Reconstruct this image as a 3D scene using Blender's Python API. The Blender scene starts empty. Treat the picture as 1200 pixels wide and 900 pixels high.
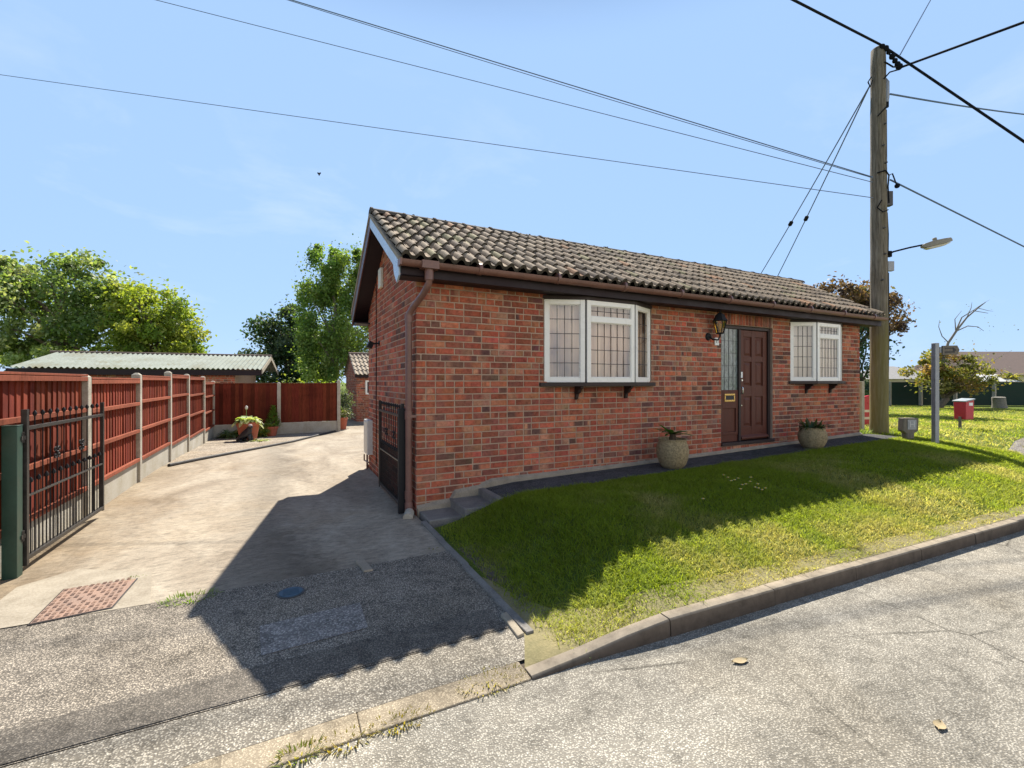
import bpy, bmesh, math, random
import numpy as np
from mathutils import Vector, Matrix
R = math.radians
PI = math.pi
random.seed(7)
rng = np.random.default_rng(11)
scn = bpy.context.scene
COL = scn.collection

# ------------------------------------------------------------------ frame
# origin = front left corner of the bungalow, x along its front, y into the house, z up (road = 0)
EYE = (-1.315, -4.937, 1.5)
YAW = 26.85
CA, SA = math.cos(R(YAW)), math.sin(R(YAW))
FOC, HZ = 530.0, 447.0                      # focal length and horizon row of the 1200x900 photograph

def conv(X, D, z=0.0):                      # metres right of / ahead of the viewpoint -> scene
    return Vector((EYE[0] + CA*X + SA*D, EYE[1] - SA*X + CA*D, z))

def PD(px, py, D):                          # pixel at a known distance
    return conv((px-600)/FOC*D, D, EYE[2] - (py-HZ)/FOC*D)

def sstep(t):
    t = np.clip(t, 0, 1)
    return t*t*(3-2*t)

# ------------------------------------------------------------------ lie of the land
def H(x, y):
    x = np.asarray(x, float); y = np.asarray(y, float)
    # driveway side
    zd = 0.035 - 0.235*sstep((y-3.5)/8.5)
    zd = np.where(y < -1.2, 0.035 + (y+1.2)*0.017, zd)
    zd = np.where(y < -2.95, 0.0, zd)
    # bank / green on the right
    zp = 0.25 + 0.02*np.minimum(np.maximum(x, 0), 9.0)
    k = 0.015 + 0.083*sstep(x/1.1)*(1-sstep((x-7.0)/2.0))
    v = np.clip((-0.6-y)/(2.2+0.045*np.clip(x, 0, 20)), 0, 1)
    zb = zp*(1-v) + k*v + 0.14*np.sin(PI*v)*sstep(x/0.9)*(1-0.6*sstep((x-8)/3))
    zb = np.where(x > 10, zb*(1-np.clip((x-10)/18, 0, 1)), zb)
    back = sstep((y-4)/4)*(1-sstep((x-5.0)/4.0))
    zb = zb*(1-back) + zd*back
    w = sstep(x/1.0)
    z = np.where(x <= 0, zd, zd*(1-w) + zb*w)
    return np.where(y < -2.95-0.045*np.clip(x, 0, 20), 0.0, z)

def warp(x, y):                             # the kerb runs a little out of parallel with the house front
    return y - 0.045*np.clip(x, 0, 20)*np.clip((-0.6-np.asarray(y, float))/2.25, 0, 1)

def G(px, py):                              # pixel -> point on the ground
    dx, dz = (px-600)/FOC, -(py-HZ)/FOC
    z = 0.1
    for _ in range(30):
        D = (z-EYE[2])/dz
        p = conv(dx*D, D)
        z = 0.5*z + 0.5*float(H(p.x, p.y))
    p.z = z
    return p

# ------------------------------------------------------------------ materials
MATS = {}
def newmat(name):
    m = bpy.data.materials.new(name); m.use_nodes = True
    nt = m.node_tree
    b = nt.nodes['Principled BSDF']
    MATS[name] = m
    return m, nt, b

def N(nt, typ, **kw):
    n = nt.nodes.new(typ)
    for k, v in kw.items():
        if k in n.inputs.keys(): n.inputs[k].default_value = v
        else: setattr(n, k, v)
    return n

def ramp(nt, src, stops, interp='LINEAR'):
    r = nt.nodes.new('ShaderNodeValToRGB'); r.color_ramp.interpolation = interp
    el = r.color_ramp.elements
    while len(el) < len(stops): el.new(0.5)
    for e, (p, c) in zip(el, stops):
        e.position = p
        e.color = (c, c, c, 1) if isinstance(c, (int, float)) else (*c, 1)
    nt.links.new(src, r.inputs[0]); return r.outputs[0]

def noise(nt, co, scale, detail=5, rough=0.6, dist=0.0, sc=None):
    n = N(nt, 'ShaderNodeTexNoise'); n.inputs['Scale'].default_value = scale
    n.inputs['Detail'].default_value = detail; n.inputs['Roughness'].default_value = rough
    n.inputs['Distortion'].default_value = dist
    if sc:
        mp = N(nt, 'ShaderNodeMapping'); mp.inputs['Scale'].default_value = sc
        nt.links.new(co, mp.inputs[0]); co = mp.outputs[0]
    nt.links.new(co, n.inputs['Vector']); return n.outputs['Fac']

def mix(nt, fac, a, b, mode='MIX'):
    m = nt.nodes.new('ShaderNodeMix'); m.data_type = 'RGBA'; m.blend_type = mode
    for i, s in ((0, fac), (6, a), (7, b)):
        if isinstance(s, (int, float)):
            m.inputs[i].default_value = s if i == 0 else (s, s, s, 1)
        elif isinstance(s, tuple): m.inputs[i].default_value = (*s, 1)
        else: nt.links.new(s, m.inputs[i])
    return m.outputs[2]

def coord(nt):
    return N(nt, 'ShaderNodeTexCoord').outputs['Object']

def bump(nt, b, h, strength=0.3, dist=0.01):
    n = N(nt, 'ShaderNodeBump'); n.inputs['Strength'].default_value = strength
    n.inputs['Distance'].default_value = dist
    nt.links.new(h, n.inputs['Height']); nt.links.new(n.outputs[0], b.inputs['Normal'])

def pm(name, c1, c2=None, scale=8.0, rough=0.6, bmp=0.15, metal=0.0, fine=None, stretch=None, spec=0.4):
    """worn surface of two tones broken up by two sizes of noise"""
    m, nt, b = newmat(name)
    c2 = c2 or tuple(c*0.7 for c in c1)
    co = coord(nt)
    n1 = noise(nt, co, scale, 6, 0.65, 0.3, stretch)
    n2 = noise(nt, co, fine or scale*9, 4, 0.6, 0, stretch)
    f = mix(nt, 0.4, n1, n2)
    c = ramp(nt, f, [(0.33, c2), (0.62, c1)])
    nt.links.new(c, b.inputs['Base Color'])
    rr = ramp(nt, n1, [(0.3, max(0.05, rough-0.1)), (0.7, min(1, rough+0.1))])
    nt.links.new(rr, b.inputs['Roughness'])
    b.inputs['Metallic'].default_value = metal
    b.inputs['Specular IOR Level'].default_value = spec
    if bmp: bump(nt, b, n2, bmp, 0.01)
    return m

def attr_mat(name, rough=0.85, nscale=30, amt=0.5, bmp=0.3, trans=0.0, stretch=None, spec=0.3, upn=0.0, big=0.0, bigstretch=None):
    """base colour from the mesh attribute Col (each brick, tile, leaf, blade has its own colour)"""
    m, nt, b = newmat(name)
    a = N(nt, 'ShaderNodeAttribute', attribute_name='Col')
    c = a.outputs['Color']
    if amt:
        co = coord(nt)
        n1 = noise(nt, co, nscale, 5, 0.7, 0.2, stretch)
        g = ramp(nt, n1, [(0.25, 1-amt), (0.5, 1.0), (0.78, 1+amt*0.8)])
        c = mix(nt, 1.0, c, g, 'MULTIPLY')
        if big:                                          # broad weathering across neighbouring pieces
            nb = noise(nt, co, 1.1, 6, 0.65, 0.5, bigstretch)
            c = mix(nt, 1.0, c, ramp(nt, nb, [(0.3, 1-big), (0.5, 1.0), (0.72, 1+big*0.7)]), 'MULTIPLY')
        if bmp: bump(nt, b, noise(nt, co, nscale*4, 4, 0.7), bmp, 0.004)
    nt.links.new(c, b.inputs['Base Color'])
    b.inputs['Roughness'].default_value = rough
    b.inputs['Specular IOR Level'].default_value = spec
    if trans:
        t = N(nt, 'ShaderNodeBsdfTranslucent')
        nt.links.new(mix(nt, 1.0, c, (1.55, 1.5, 0.6), 'MULTIPLY'), t.inputs[0])
        if upn:                                          # turf scatters light like the sward as a whole, not blade by blade
            ge = N(nt, 'ShaderNodeNewGeometry'); nm = nt.nodes.new('ShaderNodeMix'); nm.data_type = 'VECTOR'
            nm.inputs[0].default_value = upn; nt.links.new(ge.outputs['Normal'], nm.inputs[4]); nm.inputs[5].default_value = (0, 0, 1)
            nn = N(nt, 'ShaderNodeVectorMath', operation='NORMALIZE'); nt.links.new(nm.outputs[1], nn.inputs[0])
            nt.links.new(nn.outputs[0], b.inputs['Normal'])
        ms = N(nt, 'ShaderNodeMixShader'); ms.inputs[0].default_value = trans
        nt.links.new(b.outputs[0], ms.inputs[1]); nt.links.new(t.outputs[0], ms.inputs[2])
        nt.links.new(ms.outputs[0], nt.nodes['Material Output'].inputs[0])
    return m

# ------------------------------------------------------------------ mesh builder
class MB:
    def __init__(s): s.v = []; s.f = []; s.c = []
    def add(s, vs, fs, col=None):
        o = len(s.v); s.v += [tuple(p) for p in vs]
        s.f += [tuple(i+o for i in f) for f in fs]
        s.c += [col or (1, 1, 1)]*len(vs)
    def box(s, x0, x1, y0, y1, z0, z1, col=None):
        s.obox((x0, y0, z0), (x1-x0, 0, 0), (0, y1-y0, 0), (0, 0, z1-z0), col)
    def obox(s, o, u, v, w, col=None):
        o, u, v, w = Vector(o), Vector(u), Vector(v), Vector(w)
        P = [o, o+u, o+u+v, o+v, o+w, o+u+w, o+u+v+w, o+v+w]
        F = [(0,3,2,1), (4,5,6,7), (0,1,5,4), (1,2,6,5), (2,3,7,6), (3,0,4,7)]
        if u.cross(v).dot(w) < 0: F = [f[::-1] for f in F]
        s.add(P, F, col)
    def prism(s, poly, vec, col=None):
        n = len(poly); A = [Vector(p) for p in poly]; vec = Vector(vec)
        nrm = Vector((0, 0, 0))
        for i in range(n): nrm += A[i].cross(A[(i+1) % n])
        if nrm.dot(vec) < 0: A = A[::-1]
        P = A + [p+vec for p in A]
        F = [tuple(range(n))[::-1], tuple(range(n, 2*n))] + [(i, (i+1) % n, (i+1) % n+n, i+n) for i in range(n)]
        s.add(P, F, col)
    def tube(s, pts, r, n=8, col=None, caps=True):
        pts = [Vector(p) for p in pts]; m = len(pts)
        rs = r if isinstance(r, (list, tuple)) else [r]*m
        P = []; up = None
        for i, p in enumerate(pts):
            d = (pts[min(i+1, m-1)] - pts[max(i-1, 0)]).normalized()
            if up is None:
                up = d.orthogonal().normalized()
            up = (up - d*up.dot(d)); up = up.normalized() if up.length > 1e-6 else d.orthogonal().normalized()
            sd = d.cross(up)
            for k in range(n):
                a = 2*PI*k/n
                P.append(p + (up*math.cos(a) + sd*math.sin(a))*rs[i])
        F = []
        for i in range(m-1):
            for k in range(n):
                F.append((i*n+k, i*n+(k+1) % n, (i+1)*n+(k+1) % n, (i+1)*n+k))
        if caps:
            F.append(tuple(range(n))[::-1]); F.append(tuple(range((m-1)*n, m*n)))
        s.add(P, F, col)
    def lathe(s, c, prof, n=20, col=None, a0=0.0):
        c = Vector(c); P = []
        for r, z in prof:
            for k in range(n):
                a = a0 + 2*PI*k/n
                P.append(c + Vector((r*math.cos(a), r*math.sin(a), z)))
        F = []
        for i in range(len(prof)-1):
            for k in range(n):
                F.append((i*n+k, i*n+(k+1) % n, (i+1)*n+(k+1) % n, (i+1)*n+k))
        F.append(tuple(range(n))[::-1]); F.append(tuple(range((len(prof)-1)*n, len(prof)*n)))
        s.add(P, F, col)
    def ball(s, c, r, n=8, col=None, sz=1.0):
        s.lathe(c, [(max(1e-4, r*math.sin(PI*i/6)), -r*sz*math.cos(PI*i/6)) for i in range(7)], n, col)
    def build(s, name, mat, parent=None, bevel=0.0, smooth=35, segs=2):
        me = bpy.data.meshes.new(name)
        me.from_pydata(s.v, [], s.f)
        ca = me.color_attributes.new('Col', 'FLOAT_COLOR', 'POINT')
        arr = np.ones((len(s.v), 4), np.float32); arr[:, :3] = np.array(s.c, np.float32).reshape(-1, 3)
        ca.data.foreach_set('color', arr.ravel())
        return finish(name, me, mat, parent, bevel, smooth, segs)

def finish(name, me, mat, parent=None, bevel=0.0, smooth=35, segs=2):
    me.update()
    if smooth:
        me.polygons.foreach_set('use_smooth', [True]*len(me.polygons))
        me.set_sharp_from_angle(angle=R(smooth))
    me.materials.append(mat if not isinstance(mat, str) else MATS[mat])
    o = bpy.data.objects.new(name, me); COL.objects.link(o)
    if bevel:
        b = o.modifiers.new('bevel', 'BEVEL'); b.width = bevel; b.segments = segs
        b.limit_method = 'ANGLE'; b.angle_limit = R(40)
    if parent: parent_to(o, parent)
    return o

def parent_to(o, parent):
    o.parent = parent
    def world(p):
        loc = Matrix.LocRotScale(p.location, p.rotation_euler, p.scale)
        return loc if p.parent is None else world(p.parent) @ p.matrix_parent_inverse @ loc
    o.matrix_parent_inverse = world(parent).inverted()

def fast_mesh(name, V, F, cols, mat, parent=None, smooth=False):
    """V (n,3), F (m,k) with k constant, cols (n,3)"""
    me = bpy.data.meshes.new(name); n, k = len(V), F.shape[1]
    me.vertices.add(n); me.vertices.foreach_set('co', V.astype(np.float32).ravel())
    me.loops.add(F.size); me.loops.foreach_set('vertex_index', F.astype(np.int32).ravel())
    me.polygons.add(len(F))
    me.polygons.foreach_set('loop_start', np.arange(0, F.size, k, dtype=np.int32))
    me.polygons.foreach_set('loop_total', np.full(len(F), k, np.int32))
    ca = me.color_attributes.new('Col', 'FLOAT_COLOR', 'POINT')
    arr = np.ones((n, 4), np.float32); arr[:, :3] = cols
    ca.data.foreach_set('color', arr.ravel())
    me.update(calc_edges=True); me.validate()
    if smooth: me.polygons.foreach_set('use_smooth', [True]*len(F))
    me.materials.append(MATS[mat])
    o = bpy.data.objects.new(name, me); COL.objects.link(o)
    if parent: parent_to(o, parent)
    return o

def tag(o, label=None, cat=None, group=None, kind=None):
    for k, v in (('label', label), ('category', cat), ('group', group), ('kind', kind)):
        if v: o[k] = v
    return o

def empty(name, loc, label=None, cat=None, group=None, rz=0.0):
    o = bpy.data.objects.new(name, None); COL.objects.link(o)
    o.location = loc; o.rotation_euler = (0, 0, rz); o.empty_display_size = 0.2
    return tag(o, label, cat, group)

def copy_tree(o, parent=None):
    c = o.copy(); COL.objects.link(c)
    if parent:
        mpi = o.matrix_parent_inverse.copy(); c.parent = parent; c.matrix_parent_inverse = mpi
    for ch in list(o.children): copy_tree(ch, c)
    return c

def sheet(name, xs, ys, mat, dz=0.0, inside=None, jig=0.0, fn=H, wp=False):
    """ground sheet over a grid, optionally cut to the cells whose centre satisfies inside(x, y)"""
    X, Y = np.meshgrid(xs, ys)
    if wp: Y = warp(X, Y)
    Z = fn(X, Y) + dz
    if jig: Z = Z + rng.normal(0, jig, Z.shape)
    V = np.stack([X, Y, Z], -1).reshape(-1, 3); nx = len(xs)
    F = []
    for j in range(len(ys)-1):
        for i in range(nx-1):
            if inside and not inside((xs[i]+xs[i+1])/2, (ys[j]+ys[j+1])/2): continue
            F.append((j*nx+i, j*nx+i+1, (j+1)*nx+i+1, (j+1)*nx+i))
    o = fast_mesh(name, V, np.array(F), np.ones((len(V), 3)), mat, smooth=True)
    return o

def poly_sheet(name, poly, mat, dz, step=0.25, parent=None, wp=False):
    """polygon draped on the ground"""
    bm = bmesh.new()
    vs = [bm.verts.new((x, y, 0)) for x, y in poly]
    bm.faces.new(vs)
    x0, x1 = min(p[0] for p in poly), max(p[0] for p in poly)
    y0, y1 = min(p[1] for p in poly), max(p[1] for p in poly)
    for ax, a, b in ((0, x0, x1), (1, y0, y1)):
        t = a+step
        while t < b:
            co = (t, 0, 0) if ax == 0 else (0, t, 0); no = (1, 0, 0) if ax == 0 else (0, 1, 0)
            bmesh.ops.bisect_plane(bm, geom=bm.verts[:]+bm.edges[:]+bm.faces[:], plane_co=co, plane_no=no)
            t += step
    for v in bm.verts:
        if wp: v.co.y = float(warp(v.co.x, v.co.y))
        v.co.z = float(H(v.co.x, v.co.y)) + dz
    bm.normal_update()
    if sum(f.normal.z for f in bm.faces) < 0: bmesh.ops.reverse_faces(bm, faces=bm.faces[:])
    me = bpy.data.meshes.new(name); bm.to_mesh(me); bm.free()
    return finish(name, me, mat, parent, smooth=60)
# ================================================================== materials
def road_mat(name, stone, gap, scale=95, patchy=0.25, bmp=0.6, tint=None):
    m, nt, b = newmat(name); co = coord(nt)
    vo = N(nt, 'ShaderNodeTexVoronoi'); vo.inputs['Scale'].default_value = scale
    vo.inputs['Randomness'].default_value = 1.0
    wob = N(nt, 'ShaderNodeTexNoise'); wob.inputs['Scale'].default_value = scale*0.6
    mp = mix(nt, 0.012, co, wob.outputs['Color'], 'ADD')
    nt.links.new(mp, vo.inputs['Vector'])
    d = ramp(nt, vo.outputs['Distance'], [(0.25, 1.0), (0.62, 0.0)])
    sep = N(nt, 'ShaderNodeSeparateColor'); nt.links.new(vo.outputs['Color'], sep.inputs[0])
    per = ramp(nt, sep.outputs[0], [(0.0, 0.6), (0.55, 0.97), (1.0, 1.3)])
    st = mix(nt, 1.0, stone, per, 'MULTIPLY')
    c = mix(nt, d, gap, st)
    mid = noise(nt, co, 9, 6, 0.75)                       # tufts of lost binder, pitting
    c = mix(nt, 1.0, c, ramp(nt, mid, [(0.28, 0.52), (0.5, 1.0), (0.75, 1.2)]), 'MULTIPLY')
    big = noise(nt, co, 0.9, 5, 0.6, 0.6)
    c = mix(nt, 1.0, c, ramp(nt, big, [(0.3, 1-patchy), (0.55, 1.0), (0.75, 1+patchy*0.6)]), 'MULTIPLY')
    if tint:
        tt = noise(nt, co, 0.5, 4, 0.6, 1.0)
        c = mix(nt, ramp(nt, tt, [(0.45, 0.0), (0.7, 0.55)]), c, mix(nt, 1.0, c, tint, 'MULTIPLY'))
    cw = N(nt, 'ShaderNodeTexNoise'); cw.inputs['Scale'].default_value = 3.0; cw.inputs['Detail'].default_value = 6
    cv = N(nt, 'ShaderNodeTexVoronoi', feature='DISTANCE_TO_EDGE'); cv.inputs['Scale'].default_value = 0.85
    nt.links.new(mix(nt, 0.30, co, cw.outputs['Color'], 'ADD'), cv.inputs['Vector'])
    where = ramp(nt, noise(nt, co, 0.6, 3, 0.5), [(0.48, 0.0), (0.60, 1.0)])
    ck = ramp(nt, cv.outputs['Distance'], [(0.0, 0.9), (0.010, 0.0)])
    cm = N(nt, 'ShaderNodeMath', operation='MULTIPLY'); nt.links.new(where, cm.inputs[0]); nt.links.new(ck, cm.inputs[1])
    c = mix(nt, cm.outputs[0], c, mix(nt, 1.0, c, .35, 'MULTIPLY'))
    ty = noise(nt, co, 1.2, 5, 0.65, 0.2, (0.10, 1.6, 1))
    c = mix(nt, 1.0, c, ramp(nt, ty, [(0.30, 0.80), (0.5, 1.0), (0.7, 1.10)]), 'MULTIPLY')
    nt.links.new(c, b.inputs['Base Color']); b.inputs['Roughness'].default_value = 0.9
    b.inputs['Specular IOR Level'].default_value = 0.08
    bump(nt, b, d, bmp, 0.006)
    return m

road_mat('chipped_road', (.455, .42, .35), (.215, .195, .16), 112, 0.32, 0.5, (1.0, .93, .82))
road_mat('footway_asphalt', (.47, .405, .32), (.14, .122, .10), 118, 0.25, 0.45, (.92, .88, .80))
road_mat('worn_strip', (.50, .45, .365), (.17, .15, .12), 105, 0.25, 0.6, (1.0, .92, .8))
road_mat('patch_asphalt', (.47, .43, .38), (.21, .19, .17), 80, 0.2, 0.6)
road_mat('dark_band', (.30, .26, .21), (.115, .102, .085), 120, 0.2, 0.5)
road_mat('path_asphalt', (.15, .145, .14), (.055, .055, .055), 110, 0.3, 0.5)
road_mat('drop_kerb_stone', (.50, .42, .30), (.27, .22, .155), 150, 0.3, 0.4, (.85, .78, .62))
road_mat('bed_gravel', (.50, .43, .34), (.24, .20, .155), 45, 0.3, 0.8, (.9, .8, .66))
road_mat('gravel', (.40, .365, .31), (.15, .13, .11), 38, 0.2, 1.0, (1.0, .93, .8))

# driveway concrete: brushed, stained, with a long dark smear down the drive
m, nt, b = newmat('drive_concrete'); co = coord(nt)
g1 = noise(nt, co, 1.1, 7, 0.68, 0.8, (1.0, 0.45, 1))
g2 = noise(nt, co, 22, 5, 0.7, 0.2, (0.5, 1.3, 1))
g3 = noise(nt, co, 150, 3, 0.6)
c = ramp(nt, g1, [(0.28, (.19, .15, .105)), (0.42, (.275, .225, .165)), (0.58, (.36, .305, .23)), (0.8, (.43, .375, .29))])
g4 = noise(nt, co, 15, 8, 0.8, 0.3, (0.8, 1.4, 1))
c = mix(nt, 1.0, c, ramp(nt, g4, [(0.32, .60), (0.49, 1.0), (0.68, 1.22)]), 'MULTIPLY')
g5 = noise(nt, co, 0.8, 5, 0.7, 0.5)
c = mix(nt, ramp(nt, g5, [(0.52, 0.0), (0.70, 0.35)]), c, mix(nt, 1.0, c, (.82, .68, .48), 'MULTIPLY'))
c = mix(nt, 1.0, c, ramp(nt, g2, [(0.25, .70), (0.5, 1.0), (0.75, 1.18)]), 'MULTIPLY')
c = mix(nt, 1.0, c, ramp(nt, g3, [(0.25, .75), (0.55, 1.0), (0.8, 1.12)]), 'MULTIPLY')
sp = N(nt, 'ShaderNodeSeparateXYZ'); nt.links.new(co, sp.inputs[0])
wv = N(nt, 'ShaderNodeMath', operation='MULTIPLY_ADD'); nt.links.new(g1, wv.inputs[0]); wv.inputs[1].default_value = 1.4
nt.links.new(sp.outputs[0], wv.inputs[2])
smear = ramp(nt, wv.outputs[0], [(0.0, 0.0), (0.01, 0.0)])
mr = N(nt, 'ShaderNodeMapRange'); nt.links.new(wv.outputs[0], mr.inputs[0])
mr.inputs[1].default_value = -1.5; mr.inputs[2].default_value = 0.1; mr.inputs[3].default_value = 0; mr.inputs[4].default_value = 1
smear = ramp(nt, mr.outputs[0], [(0.25, 1.0), (0.5, 0.70), (0.75, 1.0)])
c = mix(nt, 1.0, c, smear, 'MULTIPLY')
mr2 = N(nt, 'ShaderNodeMapRange'); nt.links.new(wv.outputs[0], mr2.inputs[0])      # mossy dirt along the fence
mr2.inputs[1].default_value = -2.5; mr2.inputs[2].default_value = -1.7; mr2.inputs[3].default_value = 0.6; mr2.inputs[4].default_value = 0
c = mix(nt, mr2.outputs[0], c, mix(nt, 1.0, c, (.62, .54, .42), 'MULTIPLY'))
vc = N(nt, 'ShaderNodeTexVoronoi', feature='DISTANCE_TO_EDGE'); vc.inputs['Scale'].default_value = 0.55
nt.links.new(mix(nt, 0.35, co, N(nt, 'ShaderNodeTexNoise', Scale=2.5).outputs['Color'], 'ADD'), vc.inputs['Vector'])
crack = ramp(nt, vc.outputs['Distance'], [(0.0, .86), (0.004, 1.0)])
c = mix(nt, 1.0, c, crack, 'MULTIPLY')
nt.links.new(c, b.inputs['Base Color']); b.inputs['Roughness'].default_value = 0.9
b.inputs['Specular IOR Level'].default_value = 0.25
bump(nt, b, g3, 0.35, 0.004)

pm('pale_concrete', (.37, .32, .245), (.22, .18, .125), 8, 0.9, 0.3, fine=70)
pm('kerb_concrete', (.25, .205, .155), (.125, .10, .078), 5, 0.9, 0.4, fine=110)
pm('drop_kerb_concrete', (.37, .315, .23), (.22, .18, .13), 6, 0.9, 0.4, fine=120)
pm('step_concrete', (.24, .22, .19), (.11, .10, .09), 6, 0.9, 0.35, fine=80)
pm('haunch_concrete', (.36, .30, .22), (.20, .165, .12), 6, 0.9, 0.4, fine=60)
pm('post_concrete', (.46, .42, .34), (.27, .235, .18), 5, 0.9, 0.3, fine=60)
pm('gravel_board_concrete', (.44, .41, .35), (.30, .26, .18), 2.2, 0.9, 0.3, fine=50)
pm('soil', (.15, .115, .08), (.07, .055, .04), 6, 0.95, 0.6, fine=60)
pm('dry_verge', (.27, .225, .11), (.14, .125, .05), 7, 0.95, 0.6, fine=70)

# lawn ground under the blades
m, nt, b = newmat('lawn_ground'); co = coord(nt)
g1 = noise(nt, co, 1.6, 6, 0.7, 0.4); g2 = noise(nt, co, 45, 4, 0.7)
c = ramp(nt, g1, [(0.3, (.06, .10, .014)), (0.55, (.11, .14, .025)), (0.72, (.20, .18, .06))])
c = mix(nt, 1.0, c, ramp(nt, g2, [(0.25, .55), (0.5, 1), (0.8, 1.3)]), 'MULTIPLY')
nt.links.new(c, b.inputs['Base Color']); b.inputs['Roughness'].default_value = 1.0
b.inputs['Specular IOR Level'].default_value = 0.1
bump(nt, b, g2, 0.8, 0.02)

attr_mat('brick', 0.92, 22, 0.5, 0.4, spec=0.15, big=0.24, bigstretch=(1, 1, .7))
attr_mat('roof_tile', 0.93, 24, 0.42, 0.6, spec=0.2)
attr_mat('leaf', 0.55, 0, 0, 0, 0.46, spec=0.35)
attr_mat('grass_blade', 0.7, 0, 0, 0, 0.40, spec=0.1, upn=0.75)
attr_mat('kerb_attr', 0.92, 7, 0.5, 0.5, spec=0.15)
attr_mat('plain_attr', 0.7, 20, 0.3, 0.2)
attr_mat('fence_board', 0.85, 9, 0.5, 0.3, stretch=(6, 6, 0.5), spec=0.12, big=0.3, bigstretch=(1, 1, 1.5))

pm('mortar', (.45, .31, .22), (.31, .21, .15), 7, 0.95, 0.4, fine=90)
pm('core_brick', (.24, .09, .06), (.14, .06, .045), 9, 0.9, 0.3)
pm('brown_pvc', (.085, .042, .034), (.06, .03, .026), 4, 0.35, 0.03, spec=0.5)
pm('gutter_brown', (.20, .095, .072), (.12, .058, .046), 5, 0.4, 0.05, spec=0.5)
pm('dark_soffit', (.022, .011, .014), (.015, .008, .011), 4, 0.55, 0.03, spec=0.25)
pm('sill_brown', (.040, .024, .021), (.026, .016, .015), 5, 0.5, 0.05, spec=0.3)
pm('red_barge', (.10, .032, .026), (.06, .022, .02), 4, 0.45, 0.05)
pm('blue_grey_board', (.44, .53, .64), (.36, .45, .57), 4, 0.3, 0.02, spec=0.5)  # even pale blue-grey for the road-side bargeboard
pm('mahogany', (.125, .040, .025), (.07, .024, .016), 6, 0.5, 0.08, stretch=(8, 8, 0.8), spec=0.22)
pm('white_upvc', (.86, .82, .75), (.80, .76, .69), 3, 0.3, 0.02, spec=0.5)
pm('cream_plastic', (.70, .66, .55), (.58, .54, .44), 5, 0.5, 0.05)
pm('box_white', (.62, .61, .57), (.48, .47, .43), 4, 0.55, 0.05)
pm('lead_grey', (.055, .055, .058), (.035, .035, .037), 30, 0.5, 0.1)
pm('black_iron', (.018, .018, .020), (.012, .011, .011), 25, 0.6, 0.15, spec=0.25)
pm('gate_steel', (.055, .05, .045), (.025, .022, .02), 20, 0.4, 0.2, metal=0.3)
pm('green_paint', (.018, .058, .040), (.011, .036, .026), 4, 0.38, 0.06, spec=0.5)
pm('brass', (.62, .42, .15), (.45, .29, .10), 30, 0.3, 0.1, metal=0.9)
pm('chrome', (.75, .75, .75), (.6, .6, .6), 30, 0.22, 0.02, metal=0.9)
pm('lamp_shell', (.30, .26, .19), (.21, .18, .13), 12, 0.6, 0.1)
pm('galvanised', (.33, .34, .36), (.22, .23, .25), 12, 0.5, 0.1, metal=0.4)
pm('weathered_wood', (.22, .185, .14), (.11, .092, .07), 8, 0.9, 0.5, stretch=(4, 4, 0.5), fine=60)
pm('bark', (.17, .135, .10), (.07, .055, .042), 9, 0.95, 0.8, stretch=(2, 2, 0.7), fine=50)
pm('pale_bark', (.27, .24, .20), (.13, .115, .095), 9, 0.95, 0.6, stretch=(1, 1, 2), fine=40)
pm('terracotta', (.42, .115, .06), (.30, .085, .05), 8, 0.8, 0.2)
pm('stone_pot', (.42, .32, .17), (.13, .095, .05), 34, 0.9, 1.0, fine=90)
pm('red_plastic', (.55, .018, .02), (.44, .014, .018), 4, 0.35, 0.03, spec=0.5)
pm('bin_red', (.50, .022, .04), (.40, .018, .034), 4, 0.4, 0.04, spec=0.5)
pm('bin_lid', (.34, .37, .37), (.25, .28, .28), 6, 0.5, 0.1)
pm('reflective_cream', (.78, .62, .42), (.70, .54, .36), 12, 0.4, 0.02)
pm('cable_black', (.012, .013, .016), (.010, .011, .013), 10, 0.9, 0, spec=0.1)
pm('cable_grey', (.15, .20, .29), (.12, .16, .24), 10, 1.0, 0, spec=0.0)
pm('statue_black', (.014, .014, .018), (.009, .009, .011), 20, 0.4, 0.2, spec=0.5)
pm('cast_iron', (.34, .215, .155), (.22, .15, .115), 9, 0.75, 0.4, metal=0.15, fine=80)
pm('blue_cover', (.045, .095, .145), (.03, .06, .095), 14, 0.5, 0.2)
pm('hose_black', (.03, .024, .02), (.02, .016, .014), 12, 0.7, 0.3)
pm('fence_green', (.012, .034, .022), (.008, .022, .015), 3, 0.85, 0.3, stretch=(1, 1, 3))
pm('render_cream', (.60, .53, .38), (.52, .45, .32), 4, 0.9, 0.1)
pm('grey_tiles', (.30, .29, .27), (.21, .20, .19), 5, 0.9, 0.3, fine=25)
pm('brown_tiles', (.15, .105, .085), (.10, .07, .058), 5, 0.9, 0.3, fine=25)
pm('pale_sheet', (.55, .54, .52), (.46, .45, .43), 4, 0.6, 0.1)
pm('curtain', (.86, .68, .54), (.58, .39, .29), 5, 0.95, 0.05, stretch=(4, 4, .05))
pm('net', (.86, .78, .66), (.62, .53, .43), 5, 0.95, 0.05, stretch=(4, 4, .05))
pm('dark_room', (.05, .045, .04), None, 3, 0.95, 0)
pm('white_paint', (.82, .82, .80), (.74, .74, .72), 8, 0.5, 0.02)
pm('ink_black', (.02, .02, .022), None, 8, 0.6, 0)
pm('dead_leaf', (.42, .34, .20), (.28, .20, .10), 40, 0.8, 0.2)
pm('petal_white', (.85, .85, .82), (.80, .80, .76), 8, 0.6, 0)
pm('pollen_yellow', (.75, .5, .04), None, 8, 0.7, 0)
pm('lens_grey', (.62, .58, .48), (.5, .46, .38), 8, 0.35, 0.05, spec=0.5)
pm('bird_dark', (.02, .022, .028), None, 8, 0.7, 0)

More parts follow.
